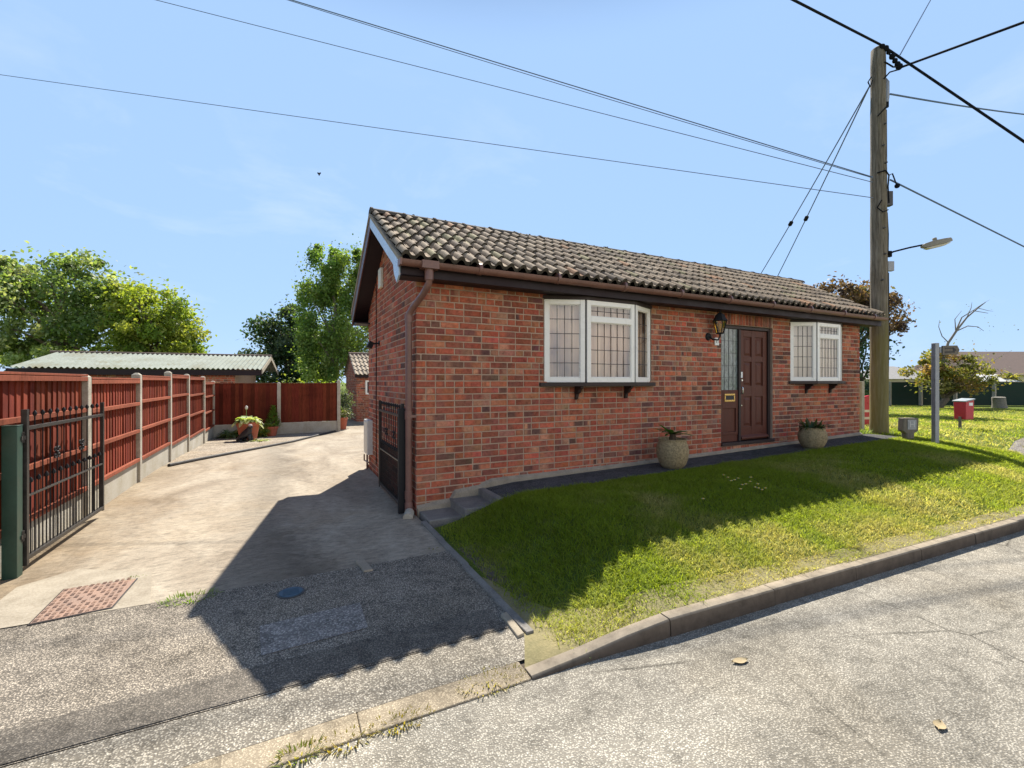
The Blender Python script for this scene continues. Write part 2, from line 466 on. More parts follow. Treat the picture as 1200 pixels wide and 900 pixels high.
# corrugated cement roof with algae and lichen
m, nt, b = newmat('corrugated_sheet'); co = coord(nt)
g1 = noise(nt, co, 1.4, 6, 0.7, 0.5); g2 = noise(nt, co, 30, 4, 0.7)
c = ramp(nt, g1, [(0.3, (.15, .14, .085)), (0.5, (.20, .225, .19)), (0.7, (.255, .275, .235))])
c = mix(nt, 1.0, c, ramp(nt, g2, [(0.25, .75), (0.5, 1), (0.8, 1.15)]), 'MULTIPLY')
nt.links.new(c, b.inputs['Base Color']); b.inputs['Roughness'].default_value = 0.9

# telegraph pole: creosoted timber, grain streaks, green algae low on the road side
m, nt, b = newmat('pole_timber'); co = coord(nt)
g1 = noise(nt, co, 7, 6, 0.7, 0.3, (4, 4, 0.22)); g2 = noise(nt, co, 40, 4, 0.7, 0, (3, 3, 0.15))
c = ramp(nt, g1, [(0.3, (.065, .05, .036)), (0.5, (.17, .14, .10)), (0.68, (.26, .22, .165))])
c = mix(nt, 1.0, c, ramp(nt, g2, [(0.3, .55), (0.5, 1), (0.7, 1.15)]), 'MULTIPLY')
g3 = noise(nt, co, 2.2, 5, 0.7, 0, (2, 2, 0.35))
sp = N(nt, 'ShaderNodeSeparateXYZ'); nt.links.new(co, sp.inputs[0])
lo = ramp(nt, N(nt, 'ShaderNodeMapRange').outputs[0], [(0, 0), (1, 1)])
mrz = N(nt, 'ShaderNodeMapRange'); nt.links.new(sp.outputs[2], mrz.inputs[0])
mrz.inputs[1].default_value = 0.8; mrz.inputs[2].default_value = 3.8; mrz.inputs[3].default_value = 0.35; mrz.inputs[4].default_value = -0.06
ad = N(nt, 'ShaderNodeMath', operation='ADD'); nt.links.new(g3, ad.inputs[0]); nt.links.new(mrz.outputs[0], ad.inputs[1])
c = mix(nt, ramp(nt, ad.outputs[0], [(0.52, 0.0), (0.80, 0.6)]), c, (.20, .17, .045))
nt.links.new(c, b.inputs['Base Color']); b.inputs['Roughness'].default_value = 0.9
b.inputs['Specular IOR Level'].default_value = 0.2
bump(nt, b, g2, 0.6, 0.01)

def glass_mat(name, tint=(1, 1, 1), refl=0.16, rough=0.01, amber=None):
    m, nt, b = newmat(name)
    fr = N(nt, 'ShaderNodeFresnel'); fr.inputs[0].default_value = 1.5
    ad = N(nt, 'ShaderNodeMath', operation='ADD', use_clamp=True); nt.links.new(fr.outputs[0], ad.inputs[0]); ad.inputs[1].default_value = refl
    t = N(nt, 'ShaderNodeBsdfTransparent'); t.inputs[0].default_value = (*tint, 1)
    g = N(nt, 'ShaderNodeBsdfGlossy'); g.inputs['Roughness'].default_value = rough
    ms = N(nt, 'ShaderNodeMixShader')
    nt.links.new(ad.outputs[0], ms.inputs[0]); nt.links.new(t.outputs[0], ms.inputs[1]); nt.links.new(g.outputs[0], ms.inputs[2])
    nt.links.new(ms.outputs[0], nt.nodes['Material Output'].inputs[0])
    nt.nodes.remove(b)
glass_mat('window_glass', (.97, .97, .96), 0.12)
glass_mat('amber_glass', (.85, .62, .22), 0.06)
# obscured glass of the door side light: rippled, grey-green
m, nt, b = newmat('obscure_glass'); co = coord(nt)
g1 = noise(nt, co, 28, 4, 0.7, 0.6, (1, 1, 0.35)); g2 = noise(nt, co, 3.5, 4, 0.6)
c = ramp(nt, g1, [(0.3, (.05, .065, .06)), (0.5, (.16, .19, .185)), (0.7, (.30, .34, .34))])
c = mix(nt, ramp(nt, g2, [(0.5, 0), (0.7, .5)]), c, (.09, .14, .06))
nt.links.new(c, b.inputs['Base Color']); b.inputs['Roughness'].default_value = 0.12
b.inputs['Specular IOR Level'].default_value = 0.7
bump(nt, b, g1, 0.5, 0.01)

# ================================================================== ground
def frange(a, b, s): return list(np.arange(a, b+s*0.5, s))
def struct(o): o['kind'] = 'structure'; return o

xs = [-400, -200, -100, -60, -40, -25, -16, -10, -7, -5, -3] + frange(-2, 14, 1.0) + [16, 18, 20, 24, 28, 34, 42, 60, 100, 200, 400]
ys = [-400, -200, -100, -60, -30, -18, -10, -6, -4, -3.2, -2.9] + frange(-2, 16, 1.0) + [18, 22, 28, 36, 50, 80, 150, 300, 500]
struct(sheet('ground', xs, ys, 'lawn_ground', -0.20))

struct(sheet('road', [-80, -40, -20, -10] + frange(-6, 20, 1.0) + [30, 50, 90], [-9.5, -8, -6.5, -5, -4, -2.95], 'chipped_road', 0.0, fn=lambda x, y: 0*x))
struct(poly_sheet('driveway', [(-3.20, -1.2), (-.02, -1.2), (-.02, 3.3), (6, 3.4), (6, 24), (-3.20, 24)], 'drive_concrete', 0.0, 0.5))
struct(poly_sheet('pavement', [(-30, -2.496), (.0, -2.496), (-.045, -1.203), (-30, -1.203)], 'footway_asphalt', 0.004, 0.5))
struct(poly_sheet('worn_pavement_edge', [(-30, -2.806), (.05, -2.806), (.03, -2.503), (-30, -2.503)], 'worn_strip', 0.004, 0.5))
struct(poly_sheet('pavement_band', [(-30, -2.488), (-.12, -2.488), (-.12, -2.25), (-30, -2.28)], 'dark_band', 0.008, 0.5))
struct(poly_sheet('pavement_base', [(-30, -2.95), (.3, -2.95), (.3, -1.19), (-30, -1.19)], 'soil', -0.006, 0.5))
struct(poly_sheet('pavement_patch', [(-1.42, -2.16), (-.86, -2.13), (-.86, -1.80), (-1.44, -1.83)], 'patch_asphalt', 0.008, 0.25))
bed = [(-3.19, 4.85), (-2.43, 5.9), (-1.1, 8.3), (-.25, 10.3), (.25, 11.4), (-3.19, 11.4)]
tag(poly_sheet('gravel_bed', bed, 'bed_gravel', 0.005, 0.5), kind='structure')
# dropped kerb flush with the road, in lengths
dk = MB()
x = -12.0
while x < -.2:
    L = 0.915
    for (a, c_) in ((x+.001, min(x+L-.001, -.2)),):
        za, zb = float(H(a, -2.8)), float(H(c_, -2.8))
        P = [(a, -2.955, .008), (c_, -2.955, .008), (c_, -2.81, .016), (a, -2.81, .016)]
        Q = [(p[0], p[1], -.1) for p in P]
        dk.add(P+Q, [(0, 1, 2, 3), (4, 5, 1, 0), (5, 6, 2, 1), (6, 7, 3, 2), (7, 4, 0, 3)])
    x += L
struct(dk.build('dropped_kerb', 'drop_kerb_stone', bevel=.006))
# raised kerb, tapering up from the dropped kerb
kb = MB(); x = -.20
def ktop(x): return 0.016 + 0.088*float(sstep((x+.22)/1.0))*(1-float(sstep((x-7.2)/1.6)))
while x < 14:
    L = 0.913; n = 3
    jz = random.uniform(-.004, .004); jy0 = random.uniform(-.006, .006)
    P = []; KC = []
    for i in range(n+1):
        xx = x + .004 + (L-.008)*i/n; zt = ktop(xx)+jz
        jy = jy0-.045*max(xx, 0)
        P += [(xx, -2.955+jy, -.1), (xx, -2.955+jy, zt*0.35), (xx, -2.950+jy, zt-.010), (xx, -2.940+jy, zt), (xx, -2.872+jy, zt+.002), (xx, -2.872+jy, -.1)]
        KC += [(.26, .20, .15), (.33, .26, .20), (.46, .37, .28), (.95, .80, .60), (1.25, 1.02, .74), (.8, .65, .5)]  # shade of the road face painted into the colours, top paler
    F = []
    for i in range(n):
        for k in range(5):
            F.append((i*6+k, (i+1)*6+k, (i+1)*6+k+1, i*6+k+1))
    F += [tuple(range(5, -1, -1)), tuple(range(n*6, n*6+6))]
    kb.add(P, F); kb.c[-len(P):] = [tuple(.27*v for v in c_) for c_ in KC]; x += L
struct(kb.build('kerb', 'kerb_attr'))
# edging between the drive and the bank
ed = MB(); y = -.35
while y > -2.45:
    L = .61
    y1 = max(y-L, -2.62); j = random.uniform(-.012, .012)
    z0, z1 = float(H(-.03, y))+.022, float(H(-.03, y1))+.02
    P = [(-.045+j, y, z0), (.005+j, y, z0+.004), (.008, y1+.008, z1), (-.042, y1+.008, z1)]
    Q = [(p[0], p[1], -.1) for p in P]
    ed.add(P+Q, [(3, 2, 1, 0), (4, 5, 1, 0)[::-1], (5, 6, 2, 1)[::-1], (6, 7, 3, 2)[::-1], (7, 4, 0, 3)[::-1]])
    y = y1
struct(ed.build('edging', 'step_concrete', bevel=.004))

# lawn, cut round the path, the side track and the house
def in_lawn(x, y):
    if x < 0.0 or y < -2.88: return False
    if 0 < x < 9.35 and y > -.55: return False
    if x > 9.35 and y > 40: return False
    return True
lx = [0.0, .06, .12, .25] + frange(.5, 9.25, .25) + [9.35] + frange(9.75, 16, .5) + frange(17, 34, 1) + [38, 44, 52, 64, 80]
ly = [-2.88] + frange(-2.75, -.75, .25) + [-.55] + frange(0, 6, .5) + frange(7, 24, 1) + [28, 34, 40]
struct(sheet('lawn', lx, ly, 'lawn_ground', 0.0, in_lawn, wp=True))
struct(poly_sheet('dry_verge', [(-.20, -2.88), (9, -2.88), (9, -2.76), (4.2, -2.74), (2.2, -2.72), (1.2, -2.68), (.5, -2.60), (.25, -2.45), (.12, -2.2), (.06, -1.9), (.02, -1.8), (-.05, -2.6)], 'dry_verge', 0.006, 0.25, wp=True))
track = [(8.35, -2.835), (9.0, -2.15), (9.8, -1.65), (11.5, -1.3), (14, -1.0), (22, -.9), (40, -1.2), (40, -2.835)]
struct(poly_sheet('side_track', track, 'gravel', 0.006, 0.5, wp=True))
# front path and the steps up to it
struct(poly_sheet('path', [(.78, -.60), (9.3, -.62), (9.3, .0), (.78, .0)], 'path_asphalt', 0.006, 0.4))
st = MB()
def stepblock(x0, x1, z0, zt, y0=-.62):
    st.obox((x0, y0, z0), (x1-x0, 0, 0), (0, -y0+.003, 0), (0, 0, zt-z0))
stepblock(.02, .40, -.1, .075, -.42); stepblock(.38, .74, -.1, .172, -.52); stepblock(.72, .80, -.1, float(H(.8, -.3))+.012, -.60)
struct(st.build('steps', 'step_concrete', bevel=.012))
hn = MB()                                               # concrete haunch against the foot of the wall
zs = [(.0, .10), (.38, .135), (.44, .225), (.74, .255), (.9, .315), (3, .33), (5.0, .37), (9.0, .455)]
for (xa, za), (xb, zb) in zip(zs[:-1], zs[1:]):
    P = [(xa, .0, za+.035), (xb, .0, zb+.035), (xb, -.05, zb), (xa, -.05, za), (xa, -.05, -.1), (xb, -.05, -.1)]
    hn.add(P, [(3, 2, 1, 0), (4, 5, 2, 3), (0, 4, 3), (1, 2, 5)])
struct(hn.build('haunch', 'haunch_concrete'))
# ================================================================== the bungalow
HW, HD, WT = 8.98, 3.10, 2.61          # front length, gable depth, wall top
RY, RZ = 1.50, 3.83                    # ridge
house = empty('brick_bungalow', (HW/2, HD/2, 0), 'single storey red brick bungalow with mottled brown tiled roof beside the concrete drive', 'bungalow')

BRICKS = [((.37, .105, .060), 6), ((.31, .092, .056), 5), ((.40, .145, .080), 4), ((.245, .088, .060), 3.2),
          ((.175, .078, .058), 1.8), ((.42, .19, .11), 1.8), ((.31, .145, .095), 1.6), ((.13, .066, .054), .6), ((.43, .115, .065), 1.4)]
BW = [w for _, w in BRICKS]
def brick_field(mb, org, ud, nd, W, z0, z1, holes=(), ztop=None, soldier=()):
    """single bricks standing 6 mm proud of the mortar; holes = (u0,u1,z0,z1)"""
    org, ud, nd = Vector(org), Vector(ud), Vector(nd)
    def brick(u0, u1, za, zb):
        if u1-u0 < .025: return
        def pick():
            col = random.choices(BRICKS, BW)[0][0]; f = random.uniform(.82, 1.16)
            return tuple(min(1, c*f*random.uniform(.95, 1.05)) for c in col)
        c1 = pick(); c2 = pick() if random.random() < .45 else tuple(c*random.uniform(.85, 1.15) for c in c1)
        fm = random.uniform(.3, .7)
        e = .0045; h = .0065 + random.uniform(-.002, .002)
        j = [random.uniform(-.0018, .0018) for _ in range(8)]
        def p(u, z, n): return org + ud*u + nd*n + Vector((0, 0, z))
        P = [p(u0+j[0], za+j[1], -.001), p(u1+j[2], za+j[3], -.001), p(u1+j[4], zb+j[5], -.001), p(u0+j[6], zb+j[7], -.001),
             p(u0+e+j[0], za+e+j[1], h), p(u1-e+j[2], za+e+j[3], h), p(u1-e+j[4], zb-e+j[5], h), p(u0+e+j[6], zb-e+j[7], h)]
        ua, ub = u0+(u1-u0)*(fm-.12), u0+(u1-u0)*(fm+.12)
        P += [p(ua, za+e, h), p(ub, za+e, h), p(ub, zb-e, h), p(ua, zb-e, h)]
        F = [(4, 8, 11, 7), (8, 9, 10, 11), (9, 5, 6, 10), (0, 1, 5, 9, 8, 4), (1, 2, 6, 5), (2, 3, 7, 11, 10, 6), (3, 0, 4, 7)]
        if ud.cross(Vector((0, 0, 1))).dot(nd) < 0: F = [f_[::-1] for f_ in F]
        mb.add(P, F, c1)
        k0 = len(mb.c)-12
        for i in (1, 2, 5, 6, 9, 10): mb.c[k0+i] = c2
    r = 0; z = z0
    while z + .03 < z1:
        zb = z+.0625; zm = z+.033
        u = random.choice([0, .1125, .05625, .1125])*-1
        if r % 2: u -= .1125
        while u < W:
            ln = .100 if random.random() < .42 else .2125
            spans = [(max(u, 0), min(u+ln, W))]
            for (a, b_, c_, d_) in list(holes)+list(soldier):
                if zm > c_-.02 and zm < d_+.02:
                    ns = []
                    for s0, s1 in spans:
                        if s1 <= a or s0 >= b_: ns.append((s0, s1))
                        else:
                            if s0 < a: ns.append((s0, a-.004))
                            if s1 > b_: ns.append((b_+.004, s1))
                    spans = ns
            for s0, s1 in spans:
                if ztop and min(ztop(s0), ztop(s1)) < z+.04: continue
                brick(s0, s1, z, zb)
            u += ln+.0125
        z += .075; r += 1
    for (a, b_, c_, d_) in soldier:                      # bricks on end over an opening
        u = a
        while u+.066 < b_+.01:
            brick(u, u+.065, c_, d_); u += .075

W1 = (1.635, 3.445, 1.50, 2.56); W2 = (6.727, 8.37, 1.52, 2.57); DR = (4.927, 6.226, .475, 2.42)
holes = [W1, W2, DR]
core = MB()                                              # mortar body of the walls, in cells round the openings
us = sorted({0.0, HW, *[h[0] for h in holes], *[h[1] for h in holes]})
zs_ = sorted({-.2, WT+.12, *[h[2] for h in holes], *[h[3] for h in holes]})
for i in range(len(us)-1):
    for j in range(len(zs_)-1):
        uc, zc = (us[i]+us[i+1])/2, (zs_[j]+zs_[j+1])/2
        if any(h[0] < uc < h[1] and h[2] < zc < h[3] for h in holes): continue
        core.box(us[i], us[i+1], 0, .25, zs_[j], zs_[j+1])
def slope(y): return RZ-.13 - abs(y-RY)*(RZ-2.80)/(RY+.30)
core.prism([(0, .2502, -.2), (0, HD, -.2), (0, HD, min(WT+.1, slope(HD))), (0, RY, slope(RY)), (0, .2502, min(2.72, slope(.25)))], (.25, 0, 0))
core.prism([(HW, .2502, -.2), (HW, HD, -.2), (HW, HD, min(WT+.1, slope(HD))), (HW, RY, slope(RY)), (HW, .2502, min(2.72, slope(.25)))], (-.25, 0, 0))
core.box(.2503, HW-.2503, HD-.25, HD, -.2, 2.5)
core.build('wall_core', 'mortar', house, smooth=0)
wb = MB()
brick_field(wb, (0, 0, 0), (1, 0, 0), (0, -1, 0), HW, .012, WT+.02, holes, soldier=[(4.93, 6.225, 2.425, 2.60)])
brick_field(wb, (0, HD, 0), (0, -1, 0), (-1, 0, 0), HD, .012, 3.75, ztop=lambda u: slope(HD-u)+.06)
wb.build('wall', 'brick', house, smooth=0)
# dark ceiling and floor inside
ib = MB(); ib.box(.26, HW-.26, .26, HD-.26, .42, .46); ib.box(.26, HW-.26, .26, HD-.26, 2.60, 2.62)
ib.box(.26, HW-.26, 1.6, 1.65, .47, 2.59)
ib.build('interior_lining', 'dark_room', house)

# ---- pantiled roof: rolls across, stepped courses up the slope
def tiled_slope(mb, y0, z0, y1, z1, x0, x1, ncourse, roll=.150, seed=3, palette=None):
    rr = random.Random(seed)
    L = math.hypot(y1-y0, z1-z0); sy, sz = (y1-y0)/L, (z1-z0)/L
    ny, nz = -sz*(1 if sy > 0 else -1), abs(sy)
    g = L/ncourse; nroll = int((x1-x0)/roll); K = 8
    def prof(q):
        if q < .62: return .044*math.sin(PI*q/.62)**.85
        return -.010*math.sin(PI*(q-.62)/.38)
    for c in range(ncourse):
        for t in range(nroll):
            lift = rr.uniform(-.005, .006); shift = rr.uniform(-.008, .008)
            col = rr.choices(palette, [p[3] for p in palette])[0][:3]; f = rr.uniform(.75, 1.2)
            col = tuple(v*f for v in col)
            xa = x0+t*roll; P = []
            for k in range(K+1):
                q = k/K; xx = xa+q*roll; hgt = prof(q)
                for (s, e) in ((c*g+shift-.03, .029+lift-.044), (c*g+shift-.03, .028+lift), (c*g+shift-.030, .029+lift), (c*g+shift+g*.5, .018+lift), ((c+1)*g+.04, -.002)):
                    n_ = hgt+e
                    P.append((xx, y0+sy*s+ny*n_, z0+sz*s+nz*n_))
            F = []
            for k in range(K):
                for i in (0, 2, 3):
                    f_ = (k*5+i, (k+1)*5+i, (k+1)*5+i+1, k*5+i+1)
                    F.append(f_ if sy > 0 else f_[::-1])
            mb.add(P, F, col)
            k0 = len(mb.c)-5*(K+1)
            for k in range(K+1):                     # butt ends blackened: shade under each course painted in
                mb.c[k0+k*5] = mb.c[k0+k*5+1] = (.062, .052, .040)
TILE = [(.30, .228, .155, 5), (.25, .188, .128, 4), (.335, .26, .18, 3), (.19, .145, .105, 1.6), (.36, .21, .12, .9), (.29, .25, .14, 1)]
rf = MB()
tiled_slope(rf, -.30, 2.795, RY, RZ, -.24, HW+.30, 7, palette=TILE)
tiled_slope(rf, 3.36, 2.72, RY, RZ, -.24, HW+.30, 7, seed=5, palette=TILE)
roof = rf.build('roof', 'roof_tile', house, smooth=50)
ub = MB()                                               # underlay closing the roof space
ub.add([(-.22, -.28, 2.765), (HW+.27, -.28, 2.765), (HW+.27, RY, RZ-.035), (-.22, RY, RZ-.035), (-.22, 3.34, 2.69), (HW+.27, 3.34, 2.69)], [(0, 1, 2, 3), (3, 2, 5, 4)])
ub.build('underlay', 'dark_soffit', house, smooth=0)
rd = MB(); x = -.25
while x < HW+.28:
    L = .445; zj = random.uniform(-.004, .006); P = []; n = 7
    for xx, dr in ((x, .012), (x+.03, .012), (x+.031, 0), (x+L+.012, 0)):
        for k in range(n):
            a = PI*k/(n-1)
            P.append((xx, RY+math.cos(a)*(.115+dr), RZ-.035+zj+math.sin(a)*(.085+dr)))
    F = [(i*n+k, (i+1)*n+k, (i+1)*n+k+1, i*n+k+1) for i in range(3) for k in range(n-1)]
    F = [f[::-1] for f in F]+[tuple(range(n))]
    f0 = random.uniform(.6, 1.0); rd.add(P, F, (.10*f0, .085*f0, .07*f0)); x += L
for _ in range(90):                                     # moss lumps along the ridge
    rd.ball((random.uniform(-.2, HW+.2), RY+random.uniform(-.05, .05), RZ+.048+random.uniform(-.012, .004)), random.uniform(.012, .026), 6, (.06, .06, .035), .45)
rd.build('ridge', 'roof_tile', roof, smooth=45)
# verge: undercloak strip and bargeboards
vb = MB()
def sl(y): return 2.765 + (y+.30)*(RZ-2.79)/(RY+.30) if y <= RY else RZ-.025-(y-RY)*(RZ-2.72)/(3.36-RY)
vb.prism([(-.262, -.29, sl(-.29)-.035), (-.262, RY, sl(RY)-.035), (-.262, RY, sl(RY)+.012), (-.262, -.29, sl(-.29)+.012)], (.04, 0, 0))
vb.prism([(-.262, 3.36, sl(3.36)-.035), (-.262, RY+.001, sl(RY)-.035), (-.262, RY+.001, sl(RY)+.012), (-.262, 3.36, sl(3.36)+.012)], (.04, 0, 0))
vb.build('verge', 'haunch_concrete', house, smooth=0)
b1 = MB()
b1.prism([(-.25, -.245, sl(-.245)-.04), (-.25, RY-.002, sl(RY)-.04), (-.25, RY-.002, sl(RY)-.185), (-.25, .03, sl(.03)-.185),
          (-.25, -.02, sl(-.02)-.27), (-.25, -.13, 2.545), (-.25, -.235, 2.60)], (.02, 0, 0))
b1.build('bargeboard', 'blue_grey_board', house, bevel=.003, smooth=0)['label'] = 'pale blue-grey bargeboard on the road side of the gable'
b2 = MB()
b2.prism([(-.25, RY+.002, sl(RY)-.04), (-.25, 3.34, sl(3.34)-.04), (-.25, 3.34, sl(3.34)-.24), (-.25, RY+.002, sl(RY)-.22)], (.02, 0, 0))
b2.build('bargeboard', 'red_barge', house, bevel=.003, smooth=0)['label'] = 'dark red-brown bargeboard on the far side of the gable'
so = MB()                                               # soffits
for (ya, yb) in ((-.28, RY), (RY, 3.36)):
    so.add([(-.229, ya, sl(ya)-.19 if ya != -.28 else 2.60), (-.229, yb, sl(yb)-.19), (.0, yb, sl(yb)-.19), (.0, ya, sl(ya)-.19 if ya != -.28 else 2.60)], [(0, 1, 2, 3)])
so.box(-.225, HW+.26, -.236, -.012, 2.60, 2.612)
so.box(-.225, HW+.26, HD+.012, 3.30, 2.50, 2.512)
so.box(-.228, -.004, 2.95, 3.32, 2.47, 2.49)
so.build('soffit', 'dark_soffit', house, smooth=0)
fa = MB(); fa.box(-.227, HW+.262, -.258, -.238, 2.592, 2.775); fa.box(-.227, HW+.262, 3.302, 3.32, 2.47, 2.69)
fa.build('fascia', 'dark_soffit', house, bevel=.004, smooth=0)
# half-round gutter with unions and brackets
gu = MB(); n = 9
P = []
gx = [-.26, HW+.28]
for xx in gx:
    for k in range(n):
        a = PI + PI*k/(n-1); P.append((xx, -.318+.056*math.cos(a), 2.742+.062*math.sin(a)))
    for k in range(n):
        a = 2*PI - PI*k/(n-1); P.append((xx, -.318+.051*math.cos(a), 2.742+.057*math.sin(a)))
m2 = 2*n
gu.add(P, [(k, (k+1) % m2, (k+1) % m2+m2, k+m2) for k in range(m2)][::1] + [tuple(range(m2))[::-1], tuple(range(m2, 2*m2))])
for xx in [.62+1.02*i for i in range(9)]:
    gu.tube([(xx-.018, -.318, 2.738), (xx+.018, -.318, 2.738)], .0655, 14)
gu.box(-.265, -.245, -.378, -.258, 2.682, 2.746)
gu.build('gutter', 'gutter_brown', house, smooth=40)
dp = MB()
dp.box(-.04, .14, -.388, -.262, 2.672, 2.752)
dp.tube([(.05, -.318, 2.69), (.05, -.318, 2.56)], .047, 14)
dp.tube([(.05, -.318, 2.59), (.05, -.31, 2.53), (.02, -.20, 2.43), (-.045, -.02, 2.31), (-.07, .035, 2.25), (-.075, .045, 2.16), (-.075, .045, .16)], .036, 14)
for z in (2.15, 1.08, .2): dp.tube([(-.075, .045, z), (-.075, .045, z+.09)], .043, 14)
dp.box(-.10, .0, .0, .09, 1.10, 1.13)
dp.tube([(-.075, .045, .16), (-.075, .03, .08), (-.10, -.07, .05)], [.043, .046, .05], 14)
dp.build('downpipe', 'gutter_brown', house, smooth=40)
sh = MB(); sh.tube([(-.085, -.03, .07), (-.13, -.14, .045)], .052, 14)
sh.build('drain_shoe', 'post_concrete', house)

# ---- bow windows
def bow_window(w, out, name, seed):
    a, d_, z0, z1 = w[0], w[1], w[2]-.012, w[3]-.012
    wd = d_-a
    b_, c_ = a+wd*.29, d_-wd*.26
    pl = [(a+.01, .03), (b_, -out), (c_, -out), (d_-.01, .03)]
    fr, gl, ld = MB(), MB(), MB(); posts_ = []
    for i in range(3):
        p, q = Vector((*pl[i], 0)), Vector((*pl[i+1], 0)); L = (q-p).length; u = (q-p)/L
        nv = Vector((u.y, -u.x, 0))
        e = .011; u0, u1 = e, L-e
        def bx(ua, ub, za, zb, n0, n1, mb): mb.obox(p+u*ua+nv*n0+Vector((0, 0, za)), u*(ub-ua), nv*(n1-n0), (0, 0, zb-za))
        F_ = .062
        bx(u0, u0+F_, z0, z1, -.035, .022, fr); bx(u1-F_, u1, z0, z1, -.035, .022, fr)
        bx(u0+F_, u1-F_, z0, z0+F_, -.035, .020, fr); bx(u0+F_, u1-F_, z1-F_, z1, -.035, .020, fr)
        lights = [(z0+F_, z1-F_)]
        if i == 1:
            zt = z0+(z1-z0)*.735
            bx(u0+F_, u1-F_, zt, zt+.075, -.035, .024, fr)
            lights = [(z0+F_, zt), (zt+.075, z1-F_)]
        for (za, zb) in lights:
            # glazing bead
            bd = .010
            bx(u0+F_, u0+F_+bd, za, zb, -.025, .010, fr); bx(u1-F_-bd, u1-F_, za, zb, -.025, .010, fr)
            bx(u0+F_+bd, u1-F_-bd, za, za+bd, -.025, .010, fr); bx(u0+F_+bd, u1-F_-bd, zb-bd, zb, -.025, .010, fr)
            ua, ub = u0+F_+bd, u1-F_-bd
            gl.add([p+u*ua+Vector((0, 0, za)), p+u*ub+Vector((0, 0, za)), p+u*ub+Vector((0, 0, zb)), p+u*ua+Vector((0, 0, zb))], [(0, 1, 2, 3)])
            nc = 6 if i == 1 else 4
            nr = 2 if zb-za < .3 else (4 if i == 1 else 5)
            for k in range(1, nc):
                x_ = ua+(ub-ua)*k/nc; bx(x_-.0035, x_+.0035, za, zb, .002, .006, ld)
            for k in range(1, nr):
                z_ = za+(zb-za)*k/nr; bx(ua, ub, z_-.004, z_+.004, .002, .0055, ld)
        # dark mullion behind the joint
    for i in range(4):
        dk_ = MB(); dk_.tube([(pl[i][0], pl[i][1]+.012, z0), (pl[i][0], pl[i][1]+.012, z1)], .022, 8); posts_.append(dk_)
    f = fr.build(name, 'white_upvc', house, bevel=.004, smooth=0)
    gl.build('pane', 'window_glass', f, smooth=0); ld.build('leading', 'lead_grey', f, smooth=0)
    for dk_ in posts_: dk_.build('mullion', 'sill_brown', f)
    s = MB()
    o = .045
    sp = [(a-.07, .0), (a-.06, -.03), (b_-.02, -out-o), (c_+.02, -out-o), (d_+.06, -.03), (d_+.07, .0)]
    s.prism([(x_, y_, z0-.052) for x_, y_ in sp], (0, 0, .050))
    s.build('sill', 'sill_brown', f, bevel=.005, smooth=0)
    s = MB()
    s.prism([(x_, y_, z1+.002) for x_, y_ in [(a-.02, -.006), (b_-.01, -out-.028), (c_+.01, -out-.028), (d_+.02, -.006)]], (0, 0, 2.598-z1-.003))
    s.build('head_board', 'sill_brown', f, bevel=.005, smooth=0)
    s = MB()
    s.prism([(x_, y_, z0-.02) for x_, y_ in [(a, .001), (a, .26), (d_, .26), (d_, .001)]], (0, 0, .018))
    s.build('inner_sill', 'white_upvc', f, bevel=.005, smooth=0)
    for x_ in (a+wd*.27, d_-wd*.27):
        bk = MB()
        bk.prism([(x_-.022, 0, z0-.053), (x_-.022, -out+.02, z0-.053), (x_-.022, -out+.02, z0-.075), (x_-.022, -out*.62, z0-.10), (x_-.022, -out*.55, z0-.135),
                  (x_-.022, -.045, z0-.155), (x_-.022, -.035, z0-.215), (x_-.022, 0, z0-.23)], (.044, 0, 0))
        bk.build('bracket', 'sill_brown', f, bevel=.004, smooth=0)
    return pl, z0, z1
def curtain(pl, z0, z1, label, seed, mat='curtain', inset=.085):
    rr = random.Random(seed); P = []; n = 150; cu = MB()
    pts = [Vector((x_, y_+inset, 0)) for x_, y_ in pl]
    pts[0] = Vector((pl[0][0]+.035, .02+inset, 0)); pts[-1] = Vector((pl[-1][0]-.035, .02+inset, 0))
    seg = [(pts[i+1]-pts[i]).length for i in range(3)]; T = sum(seg)
    ph = [rr.uniform(0, 6) for _ in range(4)]
    for i in range(n+1):
        t = T*i/n; k = 0; tt = t
        while k < 2 and tt > seg[k]: tt -= seg[k]; k += 1
        q = pts[k].lerp(pts[k+1], min(1, tt/seg[k]))
        wv = .030*math.sin(t*47+ph[0])+.014*math.sin(t*29+ph[1])+.006*math.sin(t*83+ph[2])
        for z in (z0+.02, (z0+z1)/2, z1-.02):
            P.append((q.x, q.y+wv*(1.1 if z < z1-.1 else .7), z))
    F = [(i*3+k, i*3+3+k, i*3+4+k, i*3+1+k) for i in range(n) for k in range(2)]
    cu.add(P, F); o = cu.build('curtain', mat, smooth=80)
    s_ = o.modifiers.new('thick', 'SOLIDIFY'); s_.thickness = .003
    tag(o, label, 'curtain')
r1 = bow_window(W1, .17, 'bow_window', 1); curtain(*r1, 'peach curtain drawn behind the bow window nearer the drive', 4)
r2 = bow_window(W2, .17, 'bow_window', 2); curtain(*r2, 'pale curtain behind the bow window nearer the telegraph pole', 9, 'net')

